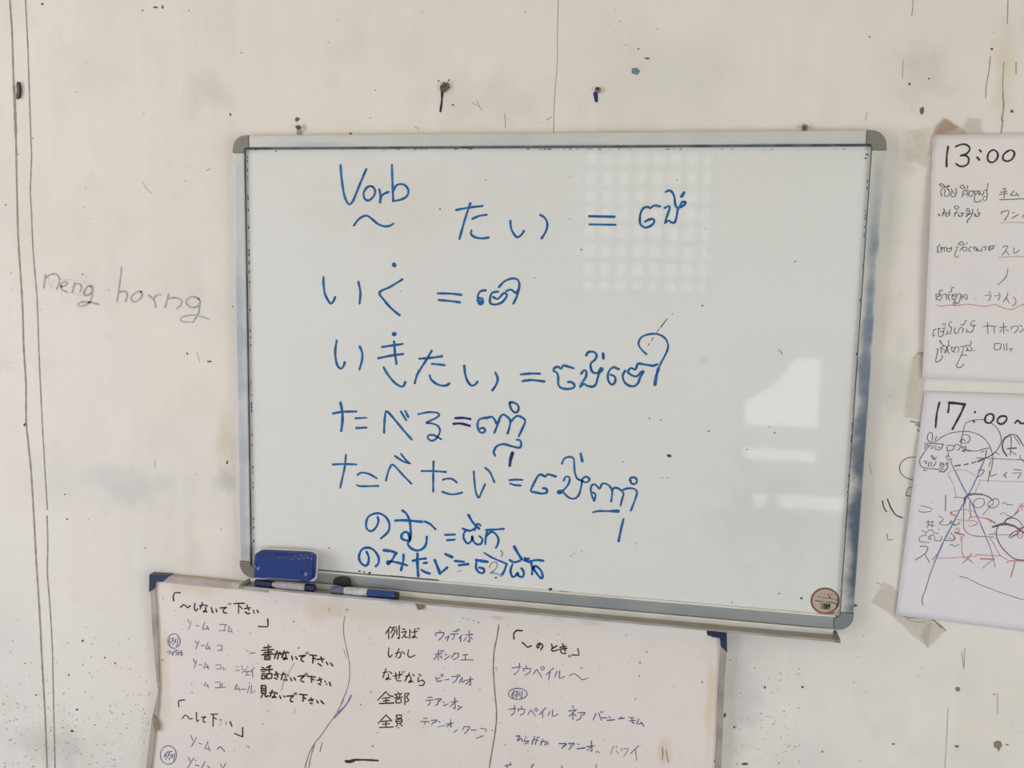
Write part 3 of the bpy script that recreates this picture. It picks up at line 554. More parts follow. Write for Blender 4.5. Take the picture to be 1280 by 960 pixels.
# body: lofted rounded rectangle with pinched grip on top
b = bmesh.new(); rings = []
C0 = [px(*p, -.040) for p in ((319.3, 688.5), (393.3, 692), (391.2, 727.2), (318.3, 721.8))]
def q3(u, v):
    a = C0[0].lerp(C0[1], u); d = C0[3].lerp(C0[2], u); return a.lerp(d, v)
NX, NZ = 48, 36; grid = {}
for i in range(NX + 1):
    for j in range(NZ + 1):
        u, v = i / NX, j / NZ
        # superellipse squash of the corners
        U, V = u * 2 - 1, v * 2 - 1
        k = 1 - .035 * (abs(U) ** 8) * (abs(V) ** 8) * 3
        cu, cv = .5 + U * k / 2, .5 + V * k / 2
        p = q3(cu, cv)
        edge = min(1, (1 - abs(U)) / .04) ** .5 * min(1, (1 - abs(V)) / .07) ** .5
        arch = (-.45 + .17 * (abs(U) ** 2)) if True else 0
        h = .0215 * edge
        # concave saddle: top band steps back behind a curved ridge
        ridge = -1 + .30 * (1 - U * U) + .06
        if V < ridge: h *= .42
        if V > 1 - .10 * (1 - U * U) - .05: h *= .74
        h -= .0016 * (1 - U * U) * edge
        if (U - .72) ** 2 / .006 + (V - .25) ** 2 / .05 < 1: h -= .0035
        if (U + .90) ** 2 / .006 + (V - .1) ** 2 / .04 < 1: h -= .0035
        grid[i, j] = b.verts.new((p.x, -.0275 - h, p.z))
for i in range(NX):
    for j in range(NZ): b.faces.new((grid[i, j], grid[i + 1, j], grid[i + 1, j + 1], grid[i, j + 1]))
rim = [grid[i, 0] for i in range(NX + 1)] + [grid[NX, j] for j in range(1, NZ + 1)] + [grid[i, NZ] for i in range(NX - 1, -1, -1)] + [grid[0, j] for j in range(NZ - 1, 0, -1)]
bk = [b.verts.new((v.co.x, -.0270, v.co.z)) for v in rim]
for i in range(len(rim)): b.faces.new((rim[i], rim[(i + 1) % len(rim)], bk[(i + 1) % len(rim)], bk[i]))
b.faces.new(bk)
obj('eraser_body', b, M['eraser'], er, smooth=True)
b = pxprism([(374.8, 710.8), (384.5, 711), (382, 715), (377.5, 715)], -.0478, -.0455, None, .0004)
obj('thumb_catch', b, M['eraser'], er)
def lathe(prof, A, B, seg=20):
    """revolve (t along A-B in metres, radius) profile"""
    A, B = Vector(A), Vector(B); ax = (B - A).normalized(); u = ax.cross(Vector((0, 0, 1))).normalized(); v = ax.cross(u)
    b = bmesh.new(); rings = []
    for t, r in prof:
        c = A + ax * t; rings.append([b.verts.new(c + (u * math.cos(2 * math.pi * k / seg) + v * math.sin(2 * math.pi * k / seg)) * r) for k in range(seg)])
    for i in range(len(rings) - 1):
        for k in range(seg): b.faces.new((rings[i][k], rings[i][(k + 1) % seg], rings[i + 1][(k + 1) % seg], rings[i + 1][k]))
    b.faces.new(rings[0]); b.faces.new(rings[-1][::-1]); return b
def pen(x0, x1, y, zc, segs, label, zl=None):
    t = thing('marker_pen', label, 'marker pen', ((x0 + x1) / 2, y, .908)); A = (x0, y, zl or zc); B = (x1, y, zc)
    for nm, a, e, r, m in segs:
        a, e = a - x0, e - x0
        obj(nm, lathe([(a, r * .9), (a + .0012, r), (e - .0012, r), (e, r * .9)], A, B), M[m], t, smooth=False)
    return t
def X(x, y, Y=-.037): return px(x, y, Y).x
p1 = pen(X(319.5, 729), X(393.5, 734), -.037, .9162, [('cap', X(319.5, 729), X(341, 731), .0076, 'navy'), ('neck', X(341, 731), X(346, 731), .0060, 'steel'), ('barrel', X(346, 731), X(382, 733), .0082, 'pen_label'),
     ('end_plug', X(382, 733), X(393.5, 734), .0078, 'navy')], 'navy capped marker pen with a grey sleeve lying under the eraser')
p2 = pen(X(414, 736), X(494, 741), -.037, .9162, [('end_plug', X(414, 736), X(431, 737), .0074, 'pen_end'), ('barrel', X(431, 737), X(460, 739), .0078, 'pen_white'), ('cap', X(459.5, 739), X(494, 741), .0080, 'pen_cap'), ('cap_tip', X(494, 741), X(498.5, 741.5), .0072, 'black')],
     'blue capped marker pen with a white sleeve, right of the eraser')
b = bmesh.new()
cp = [o for o in p2.children if o.name.startswith('cap')][0]
for k in range(7):
    x = X(461 + k * 1.4, 740); a = .0082
    box(b, x, x + .0011, -.037 - a * .93 - .0001, -.037 - a * .90, .9162 - a * .28 + (k % 3) * .0004, .9162 - a * .28 + .0016 + (k % 2) * .0008)
o = obj('print', b, M['white'], cp); 
mc = px(426.5, 729, -.0195)
mg = thing('magnet_block', 'black rounded magnet on the bottom rail behind the slate end of the pen', 'magnet', (mc.x, -.0182, mc.z))
obj('magnet_body', pxprism([(416.3, 731), (416.5, 725), (418.5, 723), (421.5, 722.6), (424, 721.3), (430, 721.6), (434, 723), (436.5, 726.5), (437.5, 733), (430, 733.5)], -.0265, -.0182, None, .0016), M['black'], mg)
obj('magnet_foot', pxprism([(417.5, 731), (420, 724), (434, 725), (436, 733)], -.0185, -.0178), M['black'], mg)
#@@OLD@@
# ------------------------------------------------------------------ the old board below
YO, YR = -.0125, -.0165
o0 = px(550, 960, YR)
ob = thing('old_whiteboard', 'old yellowed whiteboard with black Japanese notes below the tray', 'whiteboard', (o0.x, 0, .28))
bl = (px(182, 960, YR) + Vector((-.012, 0, 0))); 
def P2(x, y, Y=YR): v = px(x, y, Y); return (v.x, v.z)
LB = (-.855, .28); RB = (.366, .28)
panel_pts = [P2(192, 726, YO), P2(302, 736, YO), P2(500, 755.5, YO), P2(800, 785, YO), P2(901, 796, YO), P2(897, 870, YO), P2(894, 960, YO), (.362, .29), (-.845, .29), P2(187, 960, YO), P2(192, 905, YO), P2(198, 868, YO), P2(194, 780, YO)]
obj('panel', prism(panel_pts, YO, -.0015), M['old'], ob)
def strip(pts, m, name, parent=ob, front=YR, back=-.001, bev=.0008, label=None):
    o = obj(name, prism(pts, front, back, None, bev), m, parent)
    if label: o['label'] = label
    return o
strip([P2(208, 719.8), P2(302, 729.2), P2(336, 732.6), P2(336, 740.7), P2(302, 737.3), P2(200, 727.5)], M['taupe'], 'top_trim', label='dull taupe left end of the top trim')
strip([P2(336, 732.6), P2(420, 741), P2(600, 759), P2(884, 788.2), P2(884, 795.4), P2(700, 777.5), P2(500, 757), P2(336, 740.7)], M['steel_bright'], 'top_trim')
strip([P2(187.6, 738), P2(193.6, 734), P2(196.6, 780), P2(199.2, 858), P2(196.6, 861.5), P2(190.5, 790)], M['steel'], 'side_trim')
strip([P2(197.6, 861), P2(199.4, 858.5), P2(197.6, 885), P2(195, 905), P2(189, 960), (-.846, .28), LB, P2(182.3, 960), P2(190, 897), P2(194, 880)], M['steel'], 'side_trim')
strip([P2(900.6, 806), P2(908.3, 814), P2(905.3, 860), P2(901.5, 960), RB, (.358, .28), P2(894.5, 960), P2(897, 880)], M['steel'], 'side_trim')
strip([LB, RB, (.366, .293), (-.855, .293)], M['steel'], 'bottom_trim')
strip([P2(187, 718), P2(212, 719.6), P2(203.5, 727), P2(194, 727.2), P2(193.3, 735.5), P2(186.5, 740)], M['blue_cap'], 'corner_cap', front=YR - .0012)
strip([P2(882.5, 789.5), P2(908.5, 792), P2(909, 815.5), P2(901, 807.5), P2(899.8, 797.4), P2(890, 796)], M['blue_cap'], 'corner_cap', front=YR - .0012)
obj('glue_lump', blob(bmesh.new(), 525.5, 758, 5.2, YR, .0022, 12, .25, 1.25, .85, random.Random(3)), M['plug_tan'], ob)
obj('glue_lump', pxprism([(191, 893), (195, 897), (197.5, 903), (199, 912), (195.5, 915), (193, 912), (192, 905)], YR - .002, YR), M['plug_tan'], ob)
bm = bmesh.new(); rn = random.Random(21)
for (x, y, r) in ((203, 825, 1.6), (198.5, 806, 1), (204, 748, .9), (345, 752, .9), (367, 777, 1.2), (411, 764, 1), (313, 791, .8), (373, 810, 1.2), (380, 790, .9), (264, 723, 1.6), (275, 726, 1.5), (464, 865, 1.1), (451, 881, 1.2), (466, 933, 1.7),
    (511, 890, .8), (472, 916, 1), (615, 913, 1), (726.5, 835, 1.6), (794.5, 874, 1.2), (800, 828, 1.6), (799, 845, 1.2), (713, 820, 1.8), (808, 815, 1.3), (878, 853, 1.4), (335, 889, 1.1), (328, 905, 1), (311, 934, 1.4), (631, 931, .9), (600, 861, .8), (579, 773, 1.1), (585, 774, 1), (592, 776, 1),
    (598, 778, 1.2), (576, 777, .8), (698, 793, .9), (783, 794, 1), (240, 866, 1), (434, 762, 1.2), (412, 761, 1), (228, 787, .7), (620, 835, 1), (893, 952, 1.6)):
    blob(bm, x, y, r, YO, .0004, 6, .3, 1, 1, rn)
for i in range(170):
    x, y = rn.uniform(205, 890), rn.uniform(745, 958)
    if y < 735 + (x - 190) * .1: continue
    blob(bm, x, y, rn.uniform(.35, .7), YO, .0003, 5, .3, 1.2, .9, rn)
tag(obj('speck', bm, M['speck_soft'], ob), kind='stuff')
A_, B_, C_, D_ = (180, 700), (180, 780), (400, 780), (620, 780)
K = 1.75
def old(m, o, w, d, label=None, s=5.333, name='handwriting'): return ink(ob, name, m, YO, o, s, w, d, soft=False, label=label)
old('ink_black', A_, K, '''198,272 195,245 205,218 240,218;245,315 262,298 275,303 290,318 308,305;340,290 335,320 345,340 358,325;372,305 402,300;390,283 375,325;412,300 422,308;410,315 412,340 398,348 400,338 418,345;
450,318 455,345 462,350;480,325 485,345;508,320 550,315;550,315 530,330 530,350 550,353;w1.2 562,290 568,298;w1.2 575,287 580,295;600,290 668,288;632,290 630,355;640,310 655,325;670,325 710,318;685,300 700,335;675,345 690,358 705,355;730,335 735,355;755,335 762,350;825,392 825,443 765,443''', 'top left black heading in corner brackets')
old('ink_black', A_, 2.0, '''830,565 828,638;800,585 848,578;w1.6 783,603 865,596;800,617 850,612;785,632 862,626;806,642 806,664;806,642 840,640 838,662;w1.4 806,652 838,651;806,664 838,663;870,630 900,620 890,660;888,605 870,655;905,615 915,630;
922,622 948,618;935,605 920,650;945,628 948,655 930,665 935,652 955,660;955,612 965,620;985,640 990,665;1010,645 1020,660;1035,640 1078,635 1050,650 1048,668 1065,678;w1.4 1078,618 1084,628;w1.4 1090,614 1095,624;
1105,632 1150,638;1128,635 1125,685;1130,650 1145,662;1155,662 1200,660;1180,645 1190,680;1160,690 1182,705;1215,680 1225,697;1243,685 1257,705''', 'first of three bold black sentences')
old('ink_black', A_, 2.0, '''778,732 812,728;w1.5 785,715 800,720;w1.5 784,745 808,743;w1.5 784,758 808,756;786,770 786,792 806,790 806,769 786,770;845,705 820,716;813,734 858,728;836,714 836,755;820,760 820,790 850,788 852,758 820,760;868,765 900,758;880,745 892,780;870,785 886,795;
915,765 942,760;930,748 915,795;945,775 945,800 930,803 935,795 955,800;955,765 962,772;975,785 985,805;1000,785 1010,800;1025,775 1072,772 1048,790 1045,806 1065,812;w1.4 1072,758 1078,768;w1.4 1084,755 1089,765;1088,775 1142,780;1115,775 1118,815;1120,792 1135,800;1155,802 1185,795;1170,785 1180,815;1165,825 1177,830;w1.4 1205,805 1210,815;w1.4 1215,825 1220,830;1237,815 1244,838''', 'second of three bold black sentences')
old('ink_black', A_, 2.0, '''783,838 783,888;783,838 812,838 812,886;785,855 808,855;785,870 808,870;784,886 810,886;794,890 780,917;805,888 812,912 828,905;840,885 865,880;855,868 840,910;870,890 868,915 855,918 860,910 880,915;878,883 888,890;905,905 912,922;930,905 938,915;
950,908 1000,905 980,920 975,940 992,945;w1.4 1000,888 1008,898;w1.4 1012,885 1018,895;1038,895 1087,900;1062,900 1060,940;1065,915 1077,925;1098,935 1128,930;1112,920 1122,943;1106,952 1120,958;1150,935 1160,952;1180,938 1197,958''', 'third of three bold black sentences')
old('pen_blue', A_, 1.1, '''w.8 292,395 305,420;w.8 318,410 295,465;345,437 368,438;405,415 390,460 430,455;420,440 432,465;505,430 540,430 535,470;500,470 540,470;545,428 552,436;570,440 560,478 585,474;578,455 588,485;
w1.3 175,520 163,548;w1.1 172,540 172,572;185,522 202,520;192,525 182,552;188,535 205,538 190,568;212,525 210,550;225,515 222,572 214,568;w1.2 E200,540,42,48;155,612 178,605 168,628;w1.3 185,615 190,632;195,610 195,632;w1.4 205,605 225,603;200,618 228,615 212,636;235,615 230,635;238,615 256,613;246,603 248,637;252,622 257,634''', 'faded blue kana and circled character at the left')
old('pen_blue', A_, 1.1, '''343,540 355,558;368,540 345,592;382,570 403,570;427,550 412,592 440,588;432,575 442,597;490,570 522,570 516,602;492,602 522,602;w1.5 708,622 740,618;w.8 680,600 695,608;
w1.3 330,660 340,685;352,672 335,718;365,698 385,700;412,685 400,718 428,712;420,700 430,727;480,700 512,698 510,725;482,727 512,725;w.9 530,713 525,730 548,728;w1 615,712 627,712;612,736 638,736;650,705 656,712;652,724 660,730;654,750 682,725;690,710 692,716;w1.3 675,745 702,742;688,745 688,765;673,768 707,766;736,715 708,748;722,735 726,780;
w1 412,812 400,838 428,836;420,828 430,850;475,815 510,815 506,850;475,852 510,850;w1 524,822 517,850 545,847;w1.4 620,830 605,862 635,858;628,845 640,874;648,862 682,862;702,838 690,885;717,835 714,888 742,870;700,818 705,824;w1.2 316,828 320,830''', 'rows of faded blue kana before the bold sentences')
old('ink_black', B_, 1.5, '232,552 232,512 272,505;w1.4 255,630 275,606 290,615 303,632 322,630;350,590 350,630 353,650 365,640;385,622 414,617 396,632 396,652 408,654;445,602 492,600;462,602 460,682;470,625 482,634;w1.8 575,652 586,680;w.9 546,650 550,668;w2 658,690 658,752;658,752 605,730', 'second black heading, partly erased')
old('pen_faint', B_, 1.0, '500,640 520,637;508,630 515,655;500,665 515,670;1005,565 1003,600;685,810 700,825', 'nearly erased strokes')
old('pen_blue', B_, 1.2, '''312,742 326,775;350,755 318,815;365,795 387,800;427,785 405,830 437,837;430,815 440,848;w1.4 488,835 505,818 520,828 538,850;w1.2 E163,873,54,62;w1.4 158,852 133,882;148,868 145,905;165,852 188,848;170,855 158,888;168,870 186,875 165,905;192,868 190,892;205,862 200,918;
295,888 310,918;332,892 290,960;339,905 346,912;w1.6 343,940 366,945;407,915 385,962;510,932 520,955;545,928 528,962;420,945 440,960''', 'blue kana and circled character at the lower left')
old('ink_brown', (280, 640), .9, '612,492 617,490;605,520 598,560 600,620 615,690 628,760 628,830 615,890 600,925 585,960', 'thin black dividing curve, left', s=4, name='divider_line')
old('ink_brown', C_, 1.1, 'w.9 160,500 130,560 95,620;60,665 30,710 0,752 -40,800 -75,870 -100,960;15,790 5,830 0,850;-35,800 -60,880 -75,960;w.6 158,165 178,230', 'thin black dividing curve, lower left', name='divider_line')
old('blue_pen2', C_, 1.5, 'w2 208,476 190,515;190,515 165,550 130,590 95,625;w1 95,620 60,665;w1 165,550 120,590', 'blue touch on the dividing curve', name='divider_line')
old('pen_faint', (280, 640), 1.2, '352,755 325,800 300,850 285,895', 'pale grey smear through the bold sentences', s=4)
old('ink_brown', C_, 1.5, '1192,4 1185,60 1175,110 1160,190 1156,300 1165,450 1176,560 1176,650 1165,740 1150,830 1128,962', 'thin black dividing line, right', name='divider_line')
old('ink_black', C_, 1.5, '''470,15 440,62;458,40 458,98;475,25 508,20;490,25 473,58;482,42 502,42 478,92;512,30 512,70;528,12 528,97 518,92;550,32 566,36;545,55 577,50 548,92;562,72 570,90 586,88;600,38 597,96;612,55 647,50;632,32 632,85 615,93 622,80 647,92;w1 648,28 652,38;w1 659,26 663,36;
460,160 455,200 465,222 482,205;503,195 540,188 535,218 523,226;527,165 505,222;550,183 564,200;590,172 585,208 600,222 634,208;
420,325 452,318;440,298 420,357;455,335 457,365 440,372 445,360 472,368;465,318 479,330;488,348 548,335;530,318 530,355 520,362;505,325 508,370 520,380 542,378;w1 548,316 553,325;w1 560,313 565,322;572,350 602,342;597,325 568,378;605,352 608,385 592,390 598,378 622,386;618,335 630,345;660,335 673,346;657,355 652,385 680,373 697,388 688,408 660,410;
440,450 385,508;440,452 465,478 487,482;415,495 467,490;441,495 441,525;422,512 462,509;398,530 492,526;498,470 547,464;520,453 525,462;508,475 515,487;535,470 530,484;498,492 552,487;508,502 508,526 540,523 540,499 508,502;566,465 566,538;566,465 595,460 577,488 594,508 574,520;
442,605 388,662;442,607 478,645;412,650 467,645;440,650 440,687;418,668 462,664;398,690 488,686;510,610 543,607 540,625 512,627 510,610;508,638 546,633 543,660 512,663 508,638;512,650 543,648;518,672 507,682;535,668 549,680;522,690 524,692''', 'column of black Japanese words in the middle')
old('pen_strong', C_, 1.25, '''800,42 800,56;772,60 772,78;772,60 828,57 815,85 792,107;835,88 840,97;848,82 853,90;860,80 848,112;885,50 912,48;868,68 922,65;897,68 892,92 880,106;912,36 917,44;925,32 930,42;948,72 925,97;938,85 938,118;968,74 1018,68;995,45 997,120 986,112;977,88 958,112;1005,88 1016,102;
768,202 812,195;790,172 788,240;780,212 758,237;800,210 812,227;805,176 810,186;820,173 824,183;835,200 843,208;832,236 868,210;898,192 878,225;896,198 926,195 918,222 890,238;955,207 987,203;970,207 968,236;938,240 1022,238;
770,350 780,382 812,378;800,355 780,366;w1 E813,342,7,7;833,372 860,370;878,350 917,350 907,375 885,393;w1 E925,344,8,8;938,368 930,392;947,355 948,390 968,376;975,375 1020,367;1002,350 1004,408 992,402;1000,378 972,402;
720,490 747,487;706,510 757,505;736,508 732,530 717,543;770,502 810,498 795,516;790,510 785,532 768,544;820,518 830,524;822,545 855,532;870,522 918,514;898,492 902,563 890,558;898,525 868,550;920,544 930,552;918,572 948,550;
690,628 716,629;673,650 727,650;707,652 695,668;740,642 782,640 765,657;760,650 744,672;790,648 800,655;w.9 785,686 828,678;840,668 888,660;870,638 874,688;868,668 846,684;915,705 893,722;962,682 952,706;968,685 1000,684 985,710 962,732;1008,706 1042,708;w1 1070,695 1112,702 1100,718;1088,745 1042,762''', 'column of blue kana in the middle')
old('ink_black', C_, 2.0, 'w3.8 172,915 200,917 228,908;w2.4 228,905 290,905 388,910', 'short thick black dash')
old('ink_black', D_, 1.9, '120,100 118,62 140,42 175,45;175,123 195,140 210,155 235,145;290,130 285,155 275,160 272,145 285,128 305,135 312,150 298,172;370,133 376,157;407,145 372,165 377,182 412,172;428,155 468,148;423,170 472,162;445,133 462,180;432,180 438,194 465,196;w1.6 545,165 553,208 508,205;w2.2 488,214 492,217', 'black heading at the top right')
old('pen_strong', D_, 1.15, '''108,293 168,285;158,262 150,310 120,338;200,276 203,290;180,298 186,314;182,298 232,296 222,325 195,342;250,335 270,302 290,330 304,355;w1 E311,295,11,11;384,293 336,338;360,318 352,370;407,315 390,355;425,312 422,362 458,350;w1.1 490,345 520,330 550,350 575,372 612,360;w1.1 E145,465,62,37;w1.4 122,445 102,478;115,462 115,490;130,450 152,448;142,450 130,478;138,462 152,465 132,488;160,455 160,480;175,445 172,492 165,488;
85,568 132,563;122,543 122,590 102,608;170,548 170,560;148,566 150,582;148,568 193,568 185,595 162,608;212,607 232,573 250,595 264,614;w1 E268,572,10,9;w1.3 332,558 290,602;310,582 312,624;360,580 348,610;378,573 378,617 414,600''', 'blue kana and circled character at the right')
old('pen_strong', D_, 1.3, '''510,546 516,558;485,580 537,571;530,576 488,614;511,588 513,638;518,600 534,612;546,592 594,590 580,608;570,602 562,630 540,642;667,595 648,640;685,595 702,642;695,583 701,591;708,581 713,589;w1.6 706,625 738,625;752,618 762,626;w1.6 742,642 790,638;w1.8 818,630 855,627;835,618 838,632;
885,622 917,625;888,645 927,642;905,625 908,655 922,662;952,632 938,667 977,660;965,655 987,680;
w1.5 135,748 160,745 140,778;150,760 152,780 165,760 178,782;195,753 204,760;190,768 192,785 216,778 212,792 190,800;240,777 270,768 262,802;258,750 238,802;272,768 282,780;w1.1 275,753 279,761;w1.1 285,750 289,758;298,787 322,780;312,766 298,807;327,783 335,800 322,806;340,783 349,802;
w1.7 420,797 470,798 455,815;452,812 438,830;w1.5 485,797 522,795 512,810;502,805 498,825 483,837;w1.2 545,798 552,806;w1.6 540,832 592,825;w1.5 608,817 657,811;635,783 640,847 628,842;635,818 608,842;w1 665,855 678,848 692,860;w1.2 95,922 98,940;w1.6 62,945 102,935;80,940 72,962;252,933 232,962;435,948 442,955''', 'smaller blue kana rows at the lower right')
old('pen_blue', D_, 1.0, '785,815 763,868;800,812 803,822;800,843 817,864;835,828 838,845;850,833 882,828 870,855 852,882;w1.3 950,813 898,862;930,838 938,908', 'fading blue kana at the far right')
old('plug_tan', D_, 1.0, '1108,820 1112,860 1108,905;1135,840 1140,880 1150,925;668,933 668,960', 'two thin rust scratches', name='scratch')
#@@PAPER@@
# ------------------------------------------------------------------ the two paper sheets and their tape
def paper(name, label, m, c4, f, cat='paper'):
    """thin sheet over the pixel quad c4, lifted from the wall by f(x,z)"""
    C = [px(x, y, -.003) for x, y in c4]; b = bmesh.new(); N1, N2 = 22, 30; g = {}; h = {}
    for i in range(N1 + 1):
        for j in range(N2 + 1):
            p = C[0].lerp(C[1], i / N1).lerp(C[3].lerp(C[2], i / N1), j / N2); y = f(p.x, p.z)
            g[i, j] = b.verts.new((p.x, y, p.z)); h[i, j] = b.verts.new((p.x, y + .0003, p.z))
    for i in range(N1):
        for j in range(N2):
            b.faces.new((g[i, j], g[i + 1, j], g[i + 1, j + 1], g[i, j + 1])); b.faces.new((h[i, j], h[i, j + 1], h[i + 1, j + 1], h[i + 1, j]))
    E = [(i, 0) for i in range(N1 + 1)] + [(N1, j) for j in range(1, N2 + 1)] + [(i, N2) for i in range(N1 - 1, -1, -1)] + [(0, j) for j in range(N2 - 1, 0, -1)]
    for k in range(len(E)): a, c = E[k], E[(k + 1) % len(E)]; b.faces.new((g[a], g[c], h[c], h[a]))
    mid = (C[0] + C[2]) / 2
    return tag(obj(name, b, m, None, smooth=True, origin=(mid.x, -.003, C[2].z)), label, cat)
def f1(x, z):
    u = (x - .676) / .3; v = (1.798 - z) / .415
    return -.0025 - .0075 * math.exp(-((u + .0) / .22) ** 2) * (math.sin(math.pi * min(1, max(0, v * .95))) ** 1.3) - .0012 * math.sin(7 * u + 5 * v) ** 2
def f2(x, z):
    u = (x - .685) / .3; v = (1.36 - z) / .415
    return -.0022 - .003 * math.exp(-(u / .25) ** 2) * math.sin(math.pi * min(1, max(0, v))) - .0008 * math.sin(6 * u - 4 * v) ** 2 - .003 * max(0, u - .3) * max(0, v)
pa = paper('paper_sheet', 'upper white paper sheet headed 13:00, taped to the wall right of the whiteboard', M['paper'], [(1166, 168.5), (1402, 163), (1383, 482), (1152.5, 473)], f1)
pb = paper('paper_sheet', 'lower white paper sheet headed 17:00, scribbled over in blue and red', M['paper2'], [(1156, 489), (1383, 496), (1340, 797), (1119.5, 769)], f2)
Q1, Q2, Q3, Q4, Q5, Q6 = (1120, 140), (1120, 240), (1120, 340), (1120, 440), (1120, 520), (1120, 620)
def pin(par, f, m, o, w, d, label=None, soft=True, s=8): return ink(par, 'handwriting', m, -.003, o, s, w, d, soft=soft, label=label, dfun=f)
pin(pa, f1, 'ink_black', Q1, 2.3, '''520,345 505,440 502,548;595,348 640,328 690,325 730,350 732,385 700,420 645,438;645,438 700,440 725,470 715,520 670,545 625,540 598,520;835,380 848,398;810,455 833,480;970,380 1005,395 1020,430 1005,475 965,505 925,490 915,450 930,405 970,380;
1150,380 1182,400 1180,440 1150,480 1105,492 1070,470 1075,430 1105,400 1130,385''', 'bold time 13:00 in black marker')
pin(pa, f1, 'bic', (1170, 225), 1.0, '''60,105 110,92 150,110 190,155 240,172 285,152 280,130 240,150 225,170;65,115 110,150 180,170 250,172;w1.3 120,365 102,345;102,345 95,260 120,210 165,205 195,250 180,300 180,350 200,380 250,380 285,340 290,260 260,210 240,215 260,240;340,205 350,250 390,300 430,320 460,285 450,250 430,215;460,205 430,215;350,250 335,310 330,370 380,390 430,370 450,300;
540,155 570,120 610,125 635,160 610,195 560,180 540,155;635,165 680,210 740,240;w1.3 715,140 716,175;625,240 600,320 585,385;625,240 680,250 720,300 700,380;620,345 650,325 690,320;760,260 740,310 755,370 800,380 840,320 850,260;780,260 850,250;850,260 880,290 890,350;870,270 920,250 945,280 900,340;960,250 975,340;960,255 1000,250 1010,300 1050,350 1090,300 1080,260;985,340 1010,300;
1110,235 1160,240;1185,75 1180,150 1160,240 1170,330 1160,430 1110,480 1070,430 1100,380 1120,375;885,350 870,480 900,505 960,500 1010,480 1030,455''', 'first Khmer name', s=18.286)
pin(pa, f1, 'bic', (1165, 253), 1.15, '''w2 125,275 145,300;245,155 270,200 235,240 215,260;260,220 230,290 205,315;300,230 290,300 340,320 390,280 400,250;310,260 350,255;385,185 375,250;w1 545,170 500,120 520,90 580,85 600,105 570,165;575,205 540,235 495,255;530,250 490,325;600,260 590,320 620,315;640,250 680,260 690,300 660,320 620,315;650,250 725,240;w1 850,210 790,200 775,175 800,150 840,150 855,190 860,240;
w1.5 780,255 820,260 830,280 770,320;830,260 880,260 920,240;w1 925,155 920,240 900,300 860,360;w1.3 860,360 800,420 800,465;w1.5 960,260 1000,280 970,310;1000,320 1050,320 1090,250;w1 1050,145 1035,200 1060,250 1090,240''', 'second Khmer name', s=18.286)
pin(pa, f1, 'bic', (1165, 298), 1.0, '''130,115 110,150 80,155;75,170 100,200 75,220 90,275 110,240;150,165 155,265;150,170 190,180 235,165;175,180 170,210;210,180 215,245;265,175 265,240 310,250 350,220 355,165;280,190 320,195 350,175;480,115 520,75 560,65 600,120;500,120 600,125;655,80 635,110;440,170 485,165;465,170 440,240 415,310 430,350 465,355 490,325;510,245 540,190 580,165 610,175;560,180 580,230 620,240 650,200 630,165;
740,165 700,170 685,220 700,245 730,245;780,170 800,230;770,180 820,160 830,240 860,190;830,200 880,240 930,235;930,190 925,230;950,165 1010,155;1000,160 1000,220;w1.2 1060,160 1065,220 1100,215;1060,160 1100,145 1190,135;w1.2 1090,170 1110,190 1150,190 1145,160''', 'third Khmer name', s=15.06)
pin(pa, f1, 'bic', (1163, 355), 1.0, '''110,290 150,265 210,270 230,300 200,330 140,320 120,295;310,180 230,170 220,250 260,290 280,350 250,420 210,430 140,380;130,340 130,420;320,285 400,270 405,415;510,290 470,280 455,330 485,420;465,220 510,215 540,180 545,100 610,95;560,280 555,370 600,420 650,380 700,300 650,265 590,280 560,330;570,320 690,315;620,420 640,470 590,500 590,560 630,570 650,510 640,470 720,525 770,410 790,300 770,260 730,265;
850,290 820,340 820,425;820,350 860,330 940,405 970,400 970,330 940,280 880,290;w1.3 1203,400 1203,410''', 'fourth Khmer name', s=21.33)
pin(pa, f1, 'bic', (1160, 396), 1.0, '''180,300 130,320 110,380 105,430 115,480 140,440;215,290 290,285;250,290 235,420 260,485 340,470 370,380 380,280;290,365 360,355;340,285 400,270;345,155 348,210;405,155 403,215;570,115 530,130 490,210 540,240 565,275 550,370 500,420 450,400;470,330 455,400 420,440;655,270 640,380 680,410 730,390 760,290 810,265 855,290 860,340 830,385;800,185 830,210 880,180 920,95 945,85;955,300 940,405;950,350 1000,370 1050,385 1110,330 1120,240;w1.5 1165,215 1110,220;1110,220 1050,205 1060,150 1100,100 1155,85''', 'fifth Khmer name', s=19.69)
pin(pa, f1, 'bic', (1165, 422), 1.0, '''w1.5 190,75 230,140;230,140 300,210 370,230 380,300 360,400;440,75 430,140 435,220;100,300 150,300 125,440 90,600 100,655 180,630 260,550 270,490 230,475;215,265 235,330 245,410;215,270 290,230;240,290 300,310 340,360 330,410;470,215 410,240 410,350 460,420;515,240 520,340 560,380;520,250 570,270 600,320 570,360 610,400;600,300 640,240 700,260 710,330 685,390;750,240 830,230;
840,250 900,205 980,210 1030,190 1035,95;840,250 800,420 720,600 650,740 690,800 760,795 860,705;900,240 940,270 940,330 900,350;w1.5 940,330 950,340;1000,215 1040,260 1060,340 960,350;800,480 880,460 935,490;w1.3 1120,345 1130,348''', 'sixth Khmer name', s=21.33)
pin(pa, f1, 'bic', Q1, 1.0, '1045,803 1110,795;1035,825 1115,815;1065,770 1100,766;1090,760 1078,862;1182,788 1145,832 1210,830;1200,808 1227,842;w1.1 1035,878 1150,874 1290,868', 'kana after the first name')
pin(pa, f1, 'bic', Q2, 1.0, '''1055,198 1050,220;1055,198 1125,188 1115,235 1083,285;1165,205 1182,212;1158,262 1222,225;1278,228 1260,260''', 'second row of kana')
